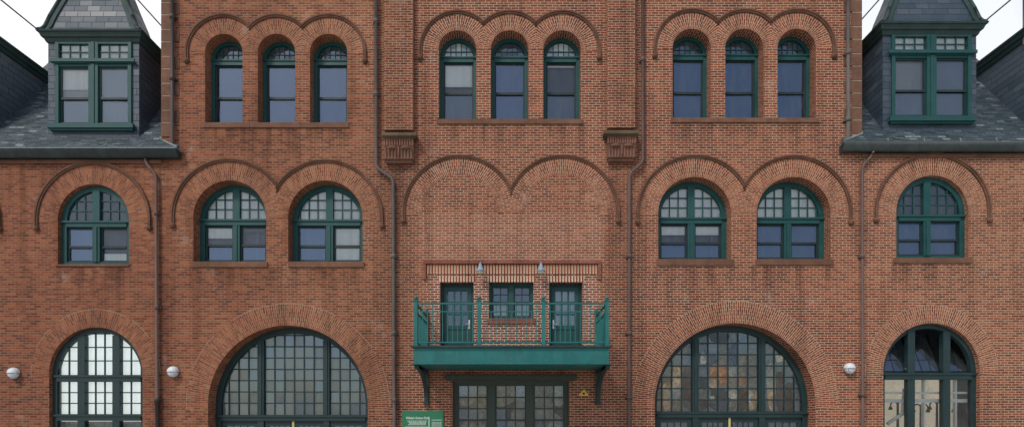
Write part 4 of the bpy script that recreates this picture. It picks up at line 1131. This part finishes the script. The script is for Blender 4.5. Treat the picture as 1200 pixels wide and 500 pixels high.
nz = nt.nodes.new('ShaderNodeTexNoise'); nz.inputs['Scale'].default_value = 2.2; nz.inputs['Detail'].default_value = 6; nt.links.new(tc.outputs['Generated'], nz.inputs['Vector'])
mr = nt.nodes.new('ShaderNodeMapRange'); mr.inputs[1].default_value = -.5; mr.inputs[2].default_value = .35; mr.inputs[3].default_value = .12; mr.inputs[4].default_value = 1.0
ad = nt.nodes.new('ShaderNodeMath'); ad.operation = 'MULTIPLY_ADD'; ad.inputs[1].default_value = 2.0; nt.links.new(nz.outputs[0], ad.inputs[0])
sb = nt.nodes.new('ShaderNodeMath'); sb.operation = 'SUBTRACT'; sb.inputs[1].default_value = 1.0; nt.links.new(sep.outputs[1], sb.inputs[0]); nt.links.new(sb.outputs[0], ad.inputs[2])
nt.links.new(ad.outputs[0], mr.inputs[0])
mx = nt.nodes.new('ShaderNodeMix'); mx.data_type = 'RGBA'; mx.inputs[7].default_value = (12.0, 12.0, 12.2, 1)
n2 = nt.nodes.new('ShaderNodeTexNoise'); n2.inputs['Scale'].default_value = 4.5; n2.inputs['Detail'].default_value = 7; nt.links.new(tc.outputs['Generated'], n2.inputs['Vector'])
cr = nt.nodes.new('ShaderNodeMapRange'); cr.inputs[1].default_value = .35; cr.inputs[2].default_value = .65; nt.links.new(n2.outputs[0], cr.inputs[0])
cm = nt.nodes.new('ShaderNodeMix'); cm.data_type = 'RGBA'; cm.inputs[6].default_value = (7.8, 8.1, 8.7, 1); cm.inputs[7].default_value = (9.9, 9.7, 9.5, 1)
nt.links.new(cr.outputs[0], cm.inputs[0]); nt.links.new(cm.outputs[2], mx.inputs[7])
nt.links.new(mr.outputs[0], mx.inputs[0]); nt.links.new(sky.outputs[0], mx.inputs[6]); nt.links.new(mx.outputs[2], bg.inputs[0]); nt.links.new(bg.outputs[0], out.inputs[0])
sl_ = bpy.data.lights.new('sun', 'SUN'); sl_.energy = 1.5; sl_.angle = R_(11); sl_.color = (1.0, .93, .84)
so_ = bpy.data.objects.new('sun', sl_); so_.rotation_euler = sd.to_track_quat('Z', 'Y').to_euler(); col.objects.link(so_)

# ------------------------------------------------------------------ camera
cd = bpy.data.cameras.new('camera'); cam = bpy.data.objects.new('camera', cd); col.objects.link(cam)
cam.location = (0, -D, EYE); cam.rotation_euler = (R_(90), 0, 0)
cd.sensor_width = 36; cd.lens = 36*D/(1200/K); cd.shift_y = (HOR-250)/1200; cd.clip_end = 2000
scene.camera = cam
vs = scene.view_settings; vs.view_transform = 'Standard'; vs.look = 'None'; vs.exposure = 0.27; vs.gamma = 1
scene.render.engine = 'CYCLES'
